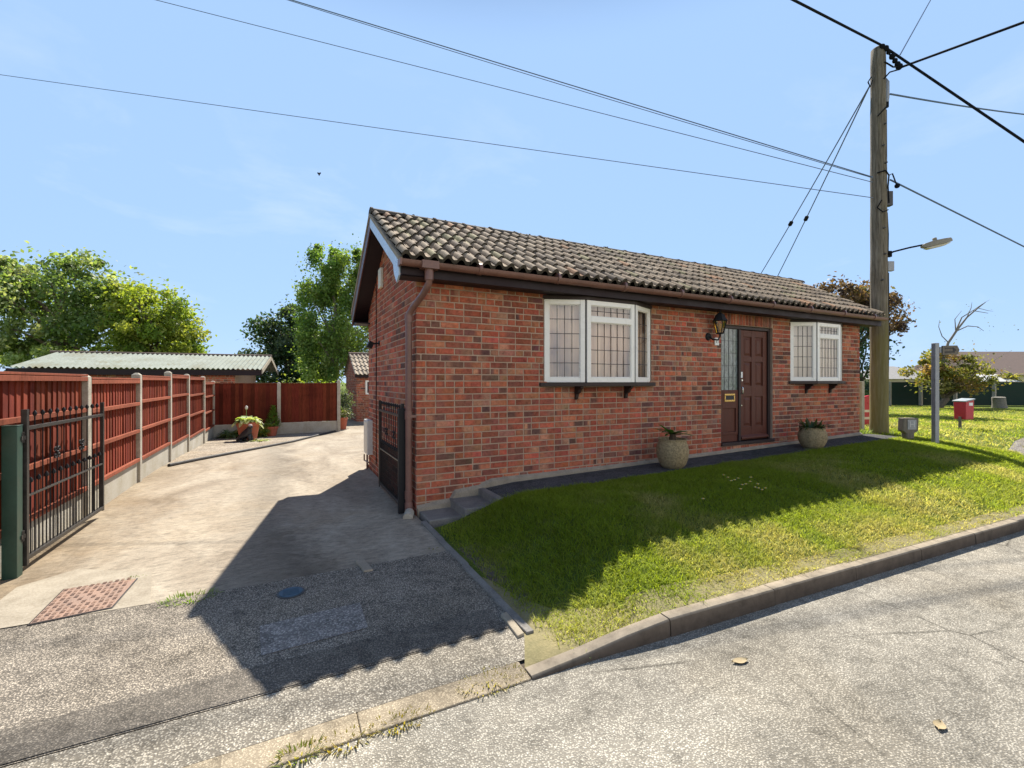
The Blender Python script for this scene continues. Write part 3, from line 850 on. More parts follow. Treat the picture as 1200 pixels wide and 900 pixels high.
# ---- front door with side light
x0, x1, z0, z1 = DR
fr = MB(); t = .055
fr.box(x0+.004, x0+t, .035, .13, z0, z1-.004); fr.box(x1-t, x1-.004, .035, .13, z0, z1-.004)
fr.box(x0+t, x1-t, .035, .13, z1-t, z1-.004)
xm = x0+.475; fr.box(xm, xm+.05, .033, .132, z0+.04, z1-t)
fr.box(x0-.01, x1+.01, -.035, .13, z0-.012, z0+.038)
df = fr.build('door_frame', 'sill_brown', house, bevel=.005, smooth=0)
sp_ = MB(); ax, bx_ = x0+t, xm
sp_.box(ax, bx_, .06, .10, z0+.04, z0+.15)
sp_.box(ax, ax+.05, .05, .10, z0+.15, 1.36); sp_.box(bx_-.05, bx_, .05, .10, z0+.15, 1.36)
sp_.box(ax+.05, bx_-.05, .05, .10, 1.06, 1.36); sp_.box(ax+.05, bx_-.05, .05, .10, z0+.15, z0+.20)
sp_.box(ax+.05, bx_-.05, .07, .10, z0+.20, 1.06)
side = sp_.build('side_panel', 'mahogany', house, bevel=.004, smooth=0)
gp = MB(); gp.box(ax, bx_, .066, .074, 1.36, z1-t); gp.build('side_pane', 'obscure_glass', side, smooth=0)
le = MB()
for k in range(1, 4):
    xx = ax+(bx_-ax)*k/4; le.box(xx-.004, xx+.004, .062, .0655, 1.362, z1-t-.002)
for k in range(1, 5):
    zz = 1.36+(z1-t-1.36)*k/5; le.box(ax+.002, bx_-.002, .0625, .0657, zz-.003, zz+.003)
le.build('leading', 'lead_grey', side, smooth=0)
lb = MB(); mx = (ax+bx_)/2
lb.box(mx-.125, mx+.125, .040, .050, 1.17, 1.20); lb.box(mx-.125, mx+.125, .040, .050, 1.27, 1.30)
lb.box(mx-.125, mx-.10, .040, .050, 1.20, 1.27); lb.box(mx+.10, mx+.125, .040, .050, 1.20, 1.27)
lb.build('letter_box', 'brass', side, bevel=.003, smooth=0)
lf = MB(); lf.box(mx-.098, mx+.098, .043, .0495, 1.203, 1.267); lf.build('letter_flap', 'ink_black', side, smooth=0)
# six panel leaf
do = MB(); dx0, dx1, dz0, dz1 = xm+.054, x1-t-.004, z0+.05, z1-t-.006
W_ = dx1-dx0; st_ = .105
rails = [(dz0, dz0+.22), (dz0+.72, dz0+.90), (dz1-.53, dz1-.44), (dz1-.11, dz1)]
cols = [(dx0, dx0+st_), ((dx0+dx1)/2-.045, (dx0+dx1)/2+.045), (dx1-st_, dx1)]
do.box(dx0, dx1, .085, .115, dz0, dz1)
for a_, b_ in cols: do.box(a_, b_, .065, .0853, dz0, dz1)
for (za, zb) in rails:
    for (ca, cb) in ((cols[0][1], cols[1][0]), (cols[1][1], cols[2][0])):
        do.box(ca, cb, .066, .0852, za, zb)
zr = [(rails[0][1], rails[1][0]), (rails[1][1], rails[2][0]), (rails[2][1], rails[3][0])]
for (za, zb) in zr:
    for (ca, cb) in ((cols[0][1], cols[1][0]), (cols[1][1], cols[2][0])):
        P = [(ca+.02, .0845, za+.02), (cb-.02, .0845, za+.02), (cb-.02, .0845, zb-.02), (ca+.02, .0845, zb-.02),
             (ca+.055, .070, za+.055), (cb-.055, .070, za+.055), (cb-.055, .070, zb-.055), (ca+.055, .070, zb-.055)]
        do.add(P, [(4, 5, 6, 7), (0, 1, 5, 4), (1, 2, 6, 5), (2, 3, 7, 6), (3, 0, 4, 7)])
door = do.build('front_door', 'mahogany', house, bevel=.004, smooth=0)
wbar = MB(); wbar.prism([(dx0+.01, .064, dz0+.02), (dx0+.01, .020, dz0+.025), (dx0+.01, .022, dz0+.045), (dx0+.01, .064, dz0+.085)], (W_-.02, 0, 0))
wbar.build('weather_bar', 'mahogany', door, bevel=.003, smooth=0)
hd = MB(); hx = dx0+.045
hd.box(hx-.02, hx+.02, .052, .064, 1.56, 1.66); hd.build('lock_case', 'white_paint', door, bevel=.003, smooth=0)
hd = MB(); hd.tube([(hx, .064, 1.52), (hx, .045, 1.52)], .016, 12); hd.build('lock', 'chrome', door)
hd = MB(); hd.tube([(hx, .066, 1.40), (hx, .04, 1.40), (hx, .034, 1.39), (hx, .034, 1.31), (hx, .04, 1.30), (hx, .066, 1.30)], .010, 8); hd.build('handle', 'chrome', door)
hd = MB(); hd.tube([(hx, .066, 1.10), (hx, .055, 1.10)], .012, 10); hd.build('lock', 'chrome', door)

# ---- things fixed to the walls
ml = MB(); ml.box(-.085, .0, 2.70, HD-.02, .30, .86); mb_ = ml.build('meter_box', 'box_white', house, bevel=.004, smooth=0)
ml = MB(); ml.box(-.093, -.086, 2.73, HD-.05, .33, .83); ml.build('meter_door', 'cream_plastic', mb_, bevel=.004, smooth=0)
ml = MB(); ml.tube([(-.06, 2.9, .28), (-.06, 2.9, .0)], .016, 8); ml.tube([(-.10, 2.95, .28), (-.10, 2.95, .18), (-.05, 2.78, .16)], .012, 8); ml.build('supply_pipe', 'gutter_brown', mb_)
cb = MB(); cb.tube([(-.012, 2.35, 3.2), (-.012, 2.35, .2)], .007, 6); cb.build('wall_cable', 'cable_black', house)
av = MB(); av.box(-.05, -.002, 1.82, 2.0, 2.88, 3.17); av.build('alarm_box', 'cream_plastic', house, bevel=.012, smooth=0)
fl = MB(); fl.obox((-.20, 2.05, 2.02), (.07, .01, -.03), (.0, .15, .0), (.045, 0, .09)); fl.tube([(-.13, 2.12, 2.06), (-.05, 2.12, 2.08), (-.008, 2.12, 2.08)], .013, 8)
fl.tube([(-.008, 2.12, 2.08), (-.02, 2.12, 2.08)], .04, 10)
fl.build('security_light', 'black_iron', house, bevel=.004)
# coach lantern and number plate beside the door
ln = empty('wall_lantern', (4.70, -.01, 2.2), 'black coach lantern with amber glass on the wall beside the front door', 'lantern')
lx_, ly_, lz_ = 4.70, -.16, 2.34
b_ = MB()
b_.tube([(4.62, -.007, 2.20), (4.62, -.03, 2.20)], [.062, .05], 16)
b_.tube([(4.62, -.03, 2.20), (4.63, -.09, 2.15), (4.67, -.15, 2.14), (4.70, -.16, 2.20), (4.70, -.16, 2.235)], .013, 8)
b_.build('bracket', 'black_iron', ln)
cg = MB()
cg.lathe((lx_, ly_, 0), [(.02, 2.225), (.055, 2.235), (.058, 2.25), (.03, 2.253)], 6)
cg.lathe((lx_, ly_, 0), [(.10, 2.425), (.112, 2.435), (.085, 2.475), (.06, 2.53), (.03, 2.555), (.012, 2.565), (.018, 2.585), (.004, 2.605)], 6)
for k in range(6):
    a = 2*PI*k/6
    cg.tube([(lx_+.055*math.cos(a), ly_+.055*math.sin(a), 2.25), (lx_+.097*math.cos(a), ly_+.097*math.sin(a), 2.43)], .0065, 6)
cg.build('cage', 'black_iron', ln, smooth=30)
ga = MB(); ga.lathe((lx_, ly_, 0), [(.050, 2.252), (.092, 2.424)], 6); ga.build('lantern_glass', 'amber_glass', ln, smooth=20)
bu = MB(); bu.lathe((lx_, ly_, 0), [(.012, 2.25), (.014, 2.31), (.030, 2.345), (.028, 2.38), (.008, 2.40)], 10); bu.build('bulb', 'cream_plastic', ln)
def text_mesh(body, size, loc, rot, mat, parent, name='lettering', ext=.001):
    cu_ = bpy.data.curves.new(name, 'FONT'); cu_.body = body; cu_.size = size; cu_.extrude = ext
    cu_.align_x = 'CENTER'; cu_.align_y = 'CENTER'
    o = bpy.data.objects.new(name, cu_); COL.objects.link(o)
    bpy.context.view_layer.update()
    me = bpy.data.meshes.new_from_object(o.evaluated_get(bpy.context.evaluated_depsgraph_get()))
    bpy.data.objects.remove(o)
    me.name = name; me.materials.clear(); me.materials.append(MATS[mat])
    me.transform(Matrix.Translation(loc) @ rot.to_4x4())
    o = bpy.data.objects.new(name, me); COL.objects.link(o)
    if parent: parent_to(o, parent)
    return o
pl_ = MB(); pl_.box(4.755, 4.845, -.028, -.008, 2.07, 2.19); plate = pl_.build('number_plate', 'white_paint', house, bevel=.003, smooth=0)
text_mesh('11', .075, Vector((4.80, -.0295, 2.13)), Matrix.Rotation(PI/2, 3, 'X'), 'ink_black', plate)
# ================================================================== closeboard fences
FX = -3.22; KS = 1.038
def fence_panel(parent, p, q, nd, zb, zt, rails, seed, facing=True, cap=True, dark=1.0):
    """closeboard panel between posts p and q (x,y); nd = direction its rails face"""
    rr = random.Random(seed); p = Vector((*p, 0)); q = Vector((*q, 0)); L = (q-p).length; u = (q-p)/L; nd = Vector((*nd, 0))
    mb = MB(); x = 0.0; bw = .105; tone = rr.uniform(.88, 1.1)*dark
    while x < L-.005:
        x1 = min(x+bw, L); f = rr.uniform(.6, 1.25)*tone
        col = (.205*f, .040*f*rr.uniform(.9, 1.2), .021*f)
        j = rr.uniform(-.003, .003)
        a = p+u*x; b = p+u*(x1+.012)
        P = []
        for (s, n0, n1) in ((a, -.010+j, .012+j), (b, -.010+j, .000+j)):
            for z in (zb, zt+rr.uniform(-.006, .004)):
                P += [s+nd*n0+Vector((0, 0, z)), s+nd*n1+Vector((0, 0, z))]
        # order: a.zb.n0,a.zb.n1,a.zt.n0,a.zt.n1,b...
        F = [(1, 3, 7, 5), (0, 4, 6, 2), (0, 2, 3, 1), (4, 5, 7, 6), (2, 6, 7, 3), (0, 1, 5, 4)]
        if u.cross(Vector((0, 0, 1))).dot(nd) > 0: F = [f_[::-1] for f_ in F]
        mb.add(P, F, col); x = x1
    pan = mb.build('panel', 'fence_board', parent, smooth=0)
    for i, z in enumerate(rails):
        r = MB(); f = rr.uniform(.85, 1.1)*tone; c = (.24*f, .07*f, .038*f)
        if facing: r.obox(p+u*.002+nd*.014+Vector((0, 0, z)), u*(L-.004), nd*.040, (0, 0, .045), c)
        else: r.obox(p+u*.002-nd*.012+Vector((0, 0, z)), u*(L-.004), -nd*.040, (0, 0, .045), c)
        r.build('rail', 'fence_board', pan, bevel=.003, smooth=0)
    if cap:
        r = MB(); c = (.23*tone, .066*tone, .036*tone)
        r.obox(p+u*.002-nd*.02+Vector((0, 0, zt)), u*(L-.004), nd*.075, (0, 0, .022), c)
        r.build('capping', 'fence_board', pan, bevel=.003, smooth=0)
    return pan
def post(parent, x, y, zt, zb=-.4, w=.105):
    m = MB(); h = w/2
    m.box(x-h, x+h, y-h, y+h, zb, zt-.03)
    m.add([(x-h, y-h, zt-.03), (x+h, y-h, zt-.03), (x+h, y+h, zt-.03), (x-h, y+h, zt-.03), (x-.02, y-.02, zt), (x+.02, y-.02, zt), (x+.02, y+.02, zt), (x-.02, y+.02, zt)],
          [(0, 1, 5, 4), (1, 2, 6, 5), (2, 3, 7, 6), (3, 0, 4, 7), (4, 5, 6, 7)])
    return m.build('post', 'post_concrete', parent, bevel=.008, smooth=0)
lfence = empty('garden_fence', (FX, 5, 0), 'long red-brown closeboard fence with concrete posts down the left side of the driveway', 'fence', 'red-brown garden fences')
ys_ = [-4.937+(y+4.937)*KS for y in (-2.55, -.68, 1.22, 3.12, 5.06, 6.81, 8.97, 10.85)]
tops = [1.5+(z-1.5)*KS for z in (1.62, 1.60, 1.575, 1.62, 1.685, 1.66, 1.635, 1.52)]; BY = ys_[-1]
for i, (y, zt) in enumerate(zip(ys_, tops)):
    if i > 0: post(lfence, FX, y, zt)
for i in range(1, len(ys_)-1):
    ya, yb = ys_[i]+.055, ys_[i+1]-.055
    g = float(H(FX, (ya+yb)/2))
    zt = min(tops[i], tops[i+1])-.055 + (.03 if i == 1 else 0)
    zb = max(.30+g*.9, .1)
    gb = MB(); gb.box(FX-.022, FX+.022, ya-.02, yb+.02, g-.1, zb-.006)
    gb.build('gravel_board', 'gravel_board_concrete', lfence, bevel=.004, smooth=0)
    h = zt-zb
    fence_panel(lfence, (FX, ya), (FX, yb), (1, 0), zb, zt, [zb+.012, zb+h*.36, zb+h*.69, zt-.05], 20+i)
bfence = empty('garden_fence', (-1.4, 11.45, -.2), 'short red-brown fence of two shade-darkened panels across the far end of the gravel bed', 'fence', 'red-brown garden fences')
bx = [FX, -1.434, .372]; bt = [1.5, 1.475, 1.55]
for x, zt in zip(bx[1:], bt[1:]): post(bfence, x, BY, zt)
for i in range(2):
    xa, xb = bx[i]+.055, bx[i+1]-.055; g = float(H((xa+xb)/2, 10.8)); zb = .17 - .0*i; zt = 1.43
    gb = MB(); gb.box(xa-.02, xb+.02, BY-.02, BY+.02, g-.15, zb-.006); gb.build('gravel_board', 'gravel_board_concrete', bfence, bevel=.004, smooth=0)
    fence_panel(bfence, (xa, BY), (xb, BY), (0, -1), zb, zt, [zb+.1, zb+.6, zt-.1], 40+i, facing=False, cap=True, dark=.62)  # dark: shade on this face painted into the board colour

# ================================================================== driveway gates
def make_gate(hinge, dirv, L, zlift, label, dogtop=False):
    g = empty('iron_gate', (hinge[0], hinge[1], zlift), label, 'gate', 'pair of driveway gates')
    u = Vector((*dirv, 0)).normalized(); o = Vector((hinge[0], hinge[1], zlift)); s = Vector((u.y, -u.x, 0))
    zt, zm, zb = 1.04, .52, .035
    f = MB()
    def bar(a0, a1, z0, z1, t): f.obox(o+u*a0-s*t/2+Vector((0, 0, z0)), u*(a1-a0), s*t, (0, 0, z1-z0))
    bar(0, .035, 0, 1.20, .035); bar(L-.03, L, .02, 1.19, .03)
    bar(.035, L-.03, zt, zt+.028, .03); bar(.035, L-.03, zb, zb+.032, .032); bar(.035, L-.03, zm, zm+.016, .022)
    f.build('frame', 'gate_steel', g, bevel=.002, smooth=0)
    n = 12
    for k in range(1, n):
        b = MB()
        a = .035+(L-.065)*k/n; c = o+u*a
        b.tube([c+Vector((0, 0, zb+.02)), c+Vector((0, 0, 1.15))], .0052, 6)
        b.lathe(c+Vector((0, 0, 1.14)), [(.006, 0), (.013, .010), (.015, .024), (.009, .036), (.003, .046)], 8)
        b.build('bar', 'black_iron', g)
    for k in range(0, n):
        b = MB(); a = .035+(L-.065)*(k+.5)/n; c = o+u*a
        b.tube([c+Vector((0, 0, zb+.02)), c+Vector((0, 0, zm+.10))], .0048, 6)
        b.lathe(c+Vector((0, 0, zm+.10)), [(.006, 0), (.016, .010), (.016, .025), (.004, .045)], 8)
        b.build('bar', 'black_iron', g)
    for k in (4, 8):                                     # scrolled ornaments threaded on the bars
        d = MB(); a = .035+(L-.065)*k/n; c = o+u*a+Vector((0, 0, .80))
        for sg in (-1, 1):
            for sz in (-1, 1):
                P = []
                for i in range(15):
                    th = i/14*2.2*PI; r = .028*(1-i/20)
                    P.append(c+u*(sg*(.033-r*math.cos(th)))+Vector((0, 0, sz*(.027+r*math.sin(th)*.8))))
                d.tube(P, .0055, 5)
        d.ball(c, .014, 8)
        d.build('scroll', 'black_iron', g)
    for z in (.2, .95):
        h = MB(); h.tube([o-u*.03+Vector((0, 0, z)), o-u*.03+Vector((0, 0, z+.08))], .016, 8); h.obox(o-u*.06-s*.012+Vector((0, 0, z+.02)), u*.08, s*.024, (0, 0, .03)); h.build('hinge', 'gate_steel', g)
    h = MB(); h.tube([o+u*(L-.15)-s*.03+Vector((0, 0, .02)), o+u*(L-.15)-s*.03+Vector((0, 0, .60))], .008, 6)
    h.build('drop_bolt', 'gate_steel', g)
    return g
make_gate((-3.085, -.16), (.016, 1), 1.60, .085, 'black iron gate folded back against the red-brown fence behind the green post')
make_gate((-.115, .155), (0, 1), 1.36, .05, 'black iron gate folded back against the brick gable wall beside the downpipe')
gp_ = MB(); gp_.box(-3.165, -3.08, -.275, -.19, -.3, 1.165); gp_.box(-3.168, -3.077, -.278, -.187, 1.165, 1.173)
tag(gp_.build('gate_post', 'green_paint', bevel=.006, smooth=0), 'thick dark green steel gate post in front of the red-brown fence', 'gate post')
gp_ = MB(); gp_.box(-.165, -.055, .035, .11, -.2, 1.18) if False else gp_.box(-.175, -.075, .085, .135, -.2, 1.20)
tag(gp_.build('gate_post', 'black_iron', bevel=.005, smooth=0), 'slim black gate post beside the downpipe on the brick gable', 'gate post')

# ================================================================== garage with corrugated roof
gar = empty('garage', conv(-11.6, 15.5, -.2), 'low red brick garage with pale corrugated roof behind the long fence', 'garage')
A = conv(-8.94, 16.0); B = conv(-8.94-.928*6.6, 16.0-.371*6.6)       # front eaves line, right to left
dp_ = conv(-.88, 2.2)-conv(0, 0); dp_.z = 0
ev, rg = 1.93, 2.52
gu_ = (B-A).normalized(); gd = dp_.normalized(); gl_ = dp_.length
ng = MB()
n_ = 90; P = []
def cor(i): return .028*math.sin(i*PI/1.0)
Lr = (B-A).length; nw = int(Lr/.146); K = 6
for (s0, z0_, s1, z1_) in ((-.22, ev, gl_, rg), (gl_*2+.22, ev, gl_, rg)):
    P = []; NN = nw*K
    for i in range(NN+1):
        a = Lr*i/NN-.12; h_ = .026*math.cos(2*PI*i/K)
        for t in (0, 1):
            s = s0+(s1-s0)*t; z = z0_+(z1_-z0_)*t
            q = A+gu_*a+gd*s; P.append((q.x, q.y, z+h_))
    F = [(i*2, i*2+2, i*2+3, i*2+1) for i in range(NN)]
    if s0 < 0: F = [f[::-1] for f in F]
    ng.add(P, F)
gr = ng.build('roof', 'corrugated_sheet', gar, smooth=60)
rc = MB(); q0, q1 = A+gu_*-.14+gd*gl_, A+gu_*(Lr+.1)+gd*gl_
rc.tube([(q0.x, q0.y, rg+.0), (q1.x, q1.y, rg+.0)], .055, 8); rc.build('ridge', 'brown_tiles', gr)
gw = MB()
def P3(a, s, z): q = A+gu_*a+gd*s; return (q.x, q.y, z)
gw.prism([P3(.75, .0, -.3), P3(Lr-.1, .0, -.3), P3(Lr-.1, .0, ev-.1), P3(.75, .0, ev-.1)], gd*.22)
gw.prism([P3(.75, .22, -.3), P3(.75, 2*gl_, -.3), P3(.75, 2*gl_, ev-.1), P3(.75, gl_, rg-.1), P3(.75, .22, ev-.05)], gu_*.2)
gw.prism([P3(Lr-.1, .22, -.3), P3(Lr-.1, 2*gl_, -.3), P3(Lr-.1, 2*gl_, ev-.1), P3(Lr-.1, gl_, rg-.1), P3(Lr-.1, .22, ev-.05)], gu_*-.2)
gw.build('wall_core', 'mortar', gar, smooth=0)
gb_ = MB(); zz = Vector(P3(.75, 0, 0)); brick_field(gb_, zz, gu_, -gd, Lr-.85, .3, ev-.1)
gb_.build('wall', 'brick', gar, smooth=0)
gf = MB()
gf.prism([P3(-.1, -.17, ev-.22), P3(Lr, -.17, ev-.22), P3(Lr, -.17, ev-.035), P3(-.1, -.17, ev-.035)], gd*.02)
gf.prism([P3(-.1, -.15, ev-.22), P3(Lr, -.15, ev-.22), P3(Lr, .0, ev-.2), P3(-.1, .0, ev-.2)], (0, 0, .02))
gf.build('fascia', 'dark_soffit', gar, smooth=0)
gbb = MB()
for (sa, za, sb, zb2) in ((-.22, ev, gl_, rg), (2*gl_+.2, ev, gl_, rg)):
    gbb.prism([P3(-.13, sa, za-.16), P3(-.13, sb, zb2-.16), P3(-.13, sb, zb2-.012), P3(-.13, sa, za-.012)], gu_*.03)
gbb.build('bargeboard', 'pale_concrete', gar, smooth=0)

# ================================================================== brick outbuilding at the end of the drive
ob = empty('brick_outbuilding', (3.5, 16.6, -.2), 'small brick outbuilding with tiled roof at the far end of the drive', 'outbuilding')
ox, oy, ow, od, oe, orz = 1.44, 14.96, 6.0, 3.5, 1.80, 2.74
oc = MB()
oc.box(ox, ox+ow, oy, oy+.2, -.4, oe); oc.box(ox, ox+ow, oy+od-.2, oy+od, -.4, oe)
oc.prism([(ox, oy+.201, -.4), (ox, oy+od-.201, -.4), (ox, oy+od-.201, oe), (ox, oy+od/2, orz-.1), (ox, oy+.201, oe)], (.2, 0, 0))
oc.build('wall_core', 'mortar', ob, smooth=0)
ow_ = MB()
brick_field(ow_, (ox, oy, 0), (1, 0, 0), (0, -1, 0), 3.0, -.25, oe, holes=[(.36, 1.3, .95, 1.55)])
brick_field(ow_, (ox, oy+od, 0), (0, -1, 0), (-1, 0, 0), od, -.25, orz, ztop=lambda u: oe+(orz-oe)*(1-abs(u-od/2)/(od/2)))
ow_.build('wall', 'brick', ob, smooth=0)
orf = MB(); PT = [(.34, .28, .21, 3), (.28, .23, .17, 2), (.40, .33, .25, 2)]
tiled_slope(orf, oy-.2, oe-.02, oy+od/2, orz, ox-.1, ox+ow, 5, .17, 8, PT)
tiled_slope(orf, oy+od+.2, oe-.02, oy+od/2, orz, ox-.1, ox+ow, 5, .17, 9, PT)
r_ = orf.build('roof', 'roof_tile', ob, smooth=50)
rr_ = MB(); rr_.tube([(ox-.1, oy+od/2, orz+.01), (ox+ow, oy+od/2, orz+.01)], .08, 8); rr_.build('ridge', 'brown_tiles', r_)
fo = MB(); fo.box(ox-.09, ox+ow, oy-.18, oy-.16, oe-.14, oe-.02); fo.build('fascia', 'dark_soffit', ob, smooth=0)
wo = MB(); wx = ox+.36
for (a0, a1, b0, b1) in ((0, .07, .95, 1.55), (.87, .94, .95, 1.55), (.07, .87, .95, 1.02), (.07, .87, 1.48, 1.55), (.43, .49, 1.02, 1.48)):
    wo.box(wx+a0, wx+a1, oy-.03, oy+.05, b0, b1)
wf = wo.build('window', 'white_upvc', ob, smooth=0)
wo = MB(); wo.box(wx+.07, wx+.87, oy-.009, oy-.003, 1.02, 1.48); wo.build('pane', 'ink_black', wf, smooth=0)

# ================================================================== telegraph pole, lamp and wires
pb = PD(1030, 447, 9.35); pbx, pby = pb.x, pb.y; pz0 = float(H(pbx, pby))
PTOP = 1.5+388*9.35/530
pole = empty('telegraph_pole', (pbx, pby, pz0), 'tall weathered wooden telegraph pole with green algae at the right end of the bungalow', 'telegraph pole')
def pxp(px, py, D=9.35): return PD(px, py, D)
pm_ = MB(); pts = []; rad = []
for i in range(24):
    t = i/23; z = pz0-.3+(PTOP-pz0+.3)*t
    pts.append((pbx+.012*math.sin(t*5)-.02*t, pby, z)); rad.append(.162-.036*t+.003*math.sin(i*2.1))
pts.append((pts[-1][0], pby, PTOP+.035)); rad.append(.085)
pm_.tube(pts, rad, 20); pm_.build('pole_shaft', 'pole_timber', pole, smooth=50)
RT = Vector((CA, -SA, 0)); TO = Vector((-SA*1.0, -CA, 0))        # right of / towards the viewpoint
def on(px, py, toward=.2): return PD(px, py, 9.35) + TO*toward
hw = MB()
hw.obox(on(1036, 242, .06)-RT*.0, RT*.14, -TO*.10, (0, 0, .30)); hw.build('junction_box', 'lead_grey', pole, bevel=.008, smooth=0)
hw = MB(); hw.obox(on(1038.5, 318, .05), RT*.13, -TO*.08, (0, 0, .20)); hw.build('fuse_box', 'galvanised', pole, bevel=.008, smooth=0)
hw = MB(); q = on(1037.5, 121, .02); hw.tube([q, q+Vector((0, 0, .12)), q+Vector((0, 0, .42)), q+Vector((0, 0, .5))], [.045, .055, .055, .012], 10); hw.build('cable_terminal', 'galvanised', pole)
hw = MB(); hw.tube([q+Vector((0, 0, .01)), q+Vector((0, 0, -.10))], .045, 10); hw.build('terminal_cap', 'cable_black', pole)
for (a, b_) in (((1037, 130), (1036, 240)), ((1038, 250), (1039, 300)), ((1039.5, 320), (1039, 460))):
    rn = MB(); rn.tube([on(*a, .03), on((a[0]+b_[0])/2+.8, (a[1]+b_[1])/2, .03), on(*b_, .03)], .014, 6); rn.build('cable_run', 'cable_black', pole)
rn = MB(); rn.tube([on(1022, 206, .13), on(1030, 204, .17), on(1037, 208, .1), on(1034, 222, .14), on(1037, 240, .1)], .013, 6); rn.build('cable_loop', 'cable_black', pole)
rn = MB(); rn.tube([on(1026, 238, .16), on(1022.5, 246, .12), on(1027, 252, .17), on(1036, 248, .1)], .012, 6); rn.build('cable_loop', 'cable_black', pole)
rn = MB(); rn.tube([on(1023, 140, .12), on(1030, 132, .17), on(1036, 128, .1)], .012, 6); rn.build('cable_loop', 'cable_black', pole)
it = MB()
chain = [(1028, 60), (1032, 62), (1036, 66), (1040, 71), (1043, 76), (1046, 80), (1048, 83)]
for (px, py) in chain: it.ball(on(px, py, .12), .045+.02*random.random(), 8)
it.tube([on(1024, 62, .0), on(1030, 57, .1), on(1038, 70, .12), on(1048, 84, .12)], .02, 6)
it.tube([on(1030, 78, .14), on(1040, 84, .14), on(1050, 83, .12)], .016, 6)
it.tube([on(1029, 98, .14), on(1036, 90, .14), on(1048, 86, .12)], .014, 6)
it.tube([on(1019, 92, .05), on(1015, 98, .05), on(1017, 104, .06), on(1020, 96, .05)], .012, 6)
it.build('insulator_fittings', 'cable_black', pole)
for (px, py) in ((1030, 150), (1028, 175), (1031, 195), (1029, 270), (1030, 300), (1027, 330)):
    bl = MB(); bl.tube([on(px, py, .12), on(px, py, .185)], .016, 6); bl.build('bolt', 'lead_grey', pole)

lamp = empty('street_lamp', on(1038, 299, .1), 'grey street lantern on a short arm fixed to the telegraph pole', 'street lamp')
la = MB(); la.tube([on(1037, 299, .10), on(1041, 297, .13), on(1056, 293.5, .2), on(1070, 291, .25)], .018, 8)
la.obox(on(1036, 302, .08), RT*.10, -TO*.06, (0, 0, .12)); la.build('arm', 'cable_black', lamp)
h0, h1 = on(1067, 293, .25), on(1098, 286, .30); ax_ = (h1-h0); al = ax_.length; ax_.normalize()
sdv = ax_.cross(Vector((0, 0, 1))).normalized(); upv = sdv.cross(ax_)
hb = MB()
def hp(a, b, c): return h0+ax_*a+sdv*b+upv*c
secs = [(0, .04, -.03, .02), (.06, .065, -.045, .04), (.2, .085, -.05, .055), (al*.7, .085, -.05, .05), (al-.03, .065, -.04, .04), (al, .04, -.03, .02)]
P = []
for (a, w, c0, c1) in secs: P += [hp(a, -w, c0), hp(a, w, c0), hp(a, w*.75, c1), hp(a, -w*.75, c1)]
F = []
for i in range(len(secs)-1):
    for k in range(4): F.append((i*4+k, i*4+(k+1) % 4, (i+1)*4+(k+1) % 4, (i+1)*4+k))
F += [(3, 2, 1, 0), tuple(range((len(secs)-1)*4, len(secs)*4))]
hb.add(P, F); hb.tube([hp(al*.48, 0, .05), hp(al*.48, 0, .11)], .035, 10)
hb.build('lamp_head', 'lamp_shell', lamp, bevel=.01, smooth=40)
hl = MB(); P = []
for (a, w, c0, c1) in ((.05, .05, -.052, -.06), (.12, .07, -.053, -.09), (al*.7, .07, -.053, -.09), (al-.05, .05, -.05, -.06)): P += [hp(a, -w, c0), hp(a, w, c0), hp(a, w*.8, c1), hp(a, -w*.8, c1)]
F = []
for i in range(3):
    for k in range(4): F.append((i*4+k, i*4+(k+1) % 4, (i+1)*4+(k+1) % 4, (i+1)*4+k))
F += [(3, 2, 1, 0), (12, 13, 14, 15)]
hl.add(P, F); hl.build('lamp_lens', 'lens_grey', lamp, bevel=.008, smooth=40)

def cable(p, q, r, label, mat='cable_black', sag=.0, name='overhead_cable', group='wires on the telegraph pole'):
    m = MB(); p, q = Vector(p), Vector(q); n = 14
    m.tube([p.lerp(q, i/n)-Vector((0, 0, sag*4*(i/n)*(1-i/n))) for i in range(n+1)], r, 6)
    return tag(m.build(name, mat), label, 'cable', group)
T0 = on(1030, 58, .1)
cable(PD(860, -36, 7.2), T0, .022, 'thick black cable running up to the left from the pole top', group='thick cables at the pole top')
cable(T0, PD(1262, 208, 8.6), .022, 'thick black cable sloping down to the right from the pole top', group='thick cables at the pole top')
cable(on(1049, 84, .12), PD(1260, 4, 6.8), .022, 'thick black cable rising to the right edge from the pole top', group='thick cables at the pole top')
cable(on(1049, 69, .12), PD(1110, -35, 14), .012, 'thin wire climbing steeply out of the top of the picture beside the pole', 'cable_grey', group='thin phone wires')
c_ = cable(on(1041, 112, .05), PD(1270, 140, 16), .018, 'thin wire leaving the pole to the right just below its top', 'cable_grey', .08, group='thin phone wires')
cable(PD(250, -28, 9.0), on(1018, 210, .1), .0105, 'double service wire crossing the sky from upper left down to the middle of the pole', 'cable_grey', group='long service wires')
cable(PD(252, -27, 9.2), on(1018, 211, .1), .007, 'thin twin strand twisted beside the long double service wire', 'cable_grey', .04, group='long service wires')
cable(PD(120, -16, 10.5), on(1018, 216, .1), .0075, 'long thin wire across the sky between the two other service wires', 'cable_grey', group='long service wires')
cable(PD(-60, 79, 12.0), on(1018, 234, .1), .0075, 'lowest thin wire crossing the sky above the gable', 'cable_grey', group='long service wires')
s1 = cable(on(1041, 212, .05), PD(1230, 304, 12), .018, 'service wire sloping down to the right from the middle of the pole', 'cable_grey', group='thin phone wires')
m_ = MB(); m_.ball(on(1049, 219, .05), .05, 8); m_.tube([on(1037, 208, .1), on(1041, 206, .1), on(1048, 217, .05)], .012, 6); m_.build('clamp', 'cable_black', s1)
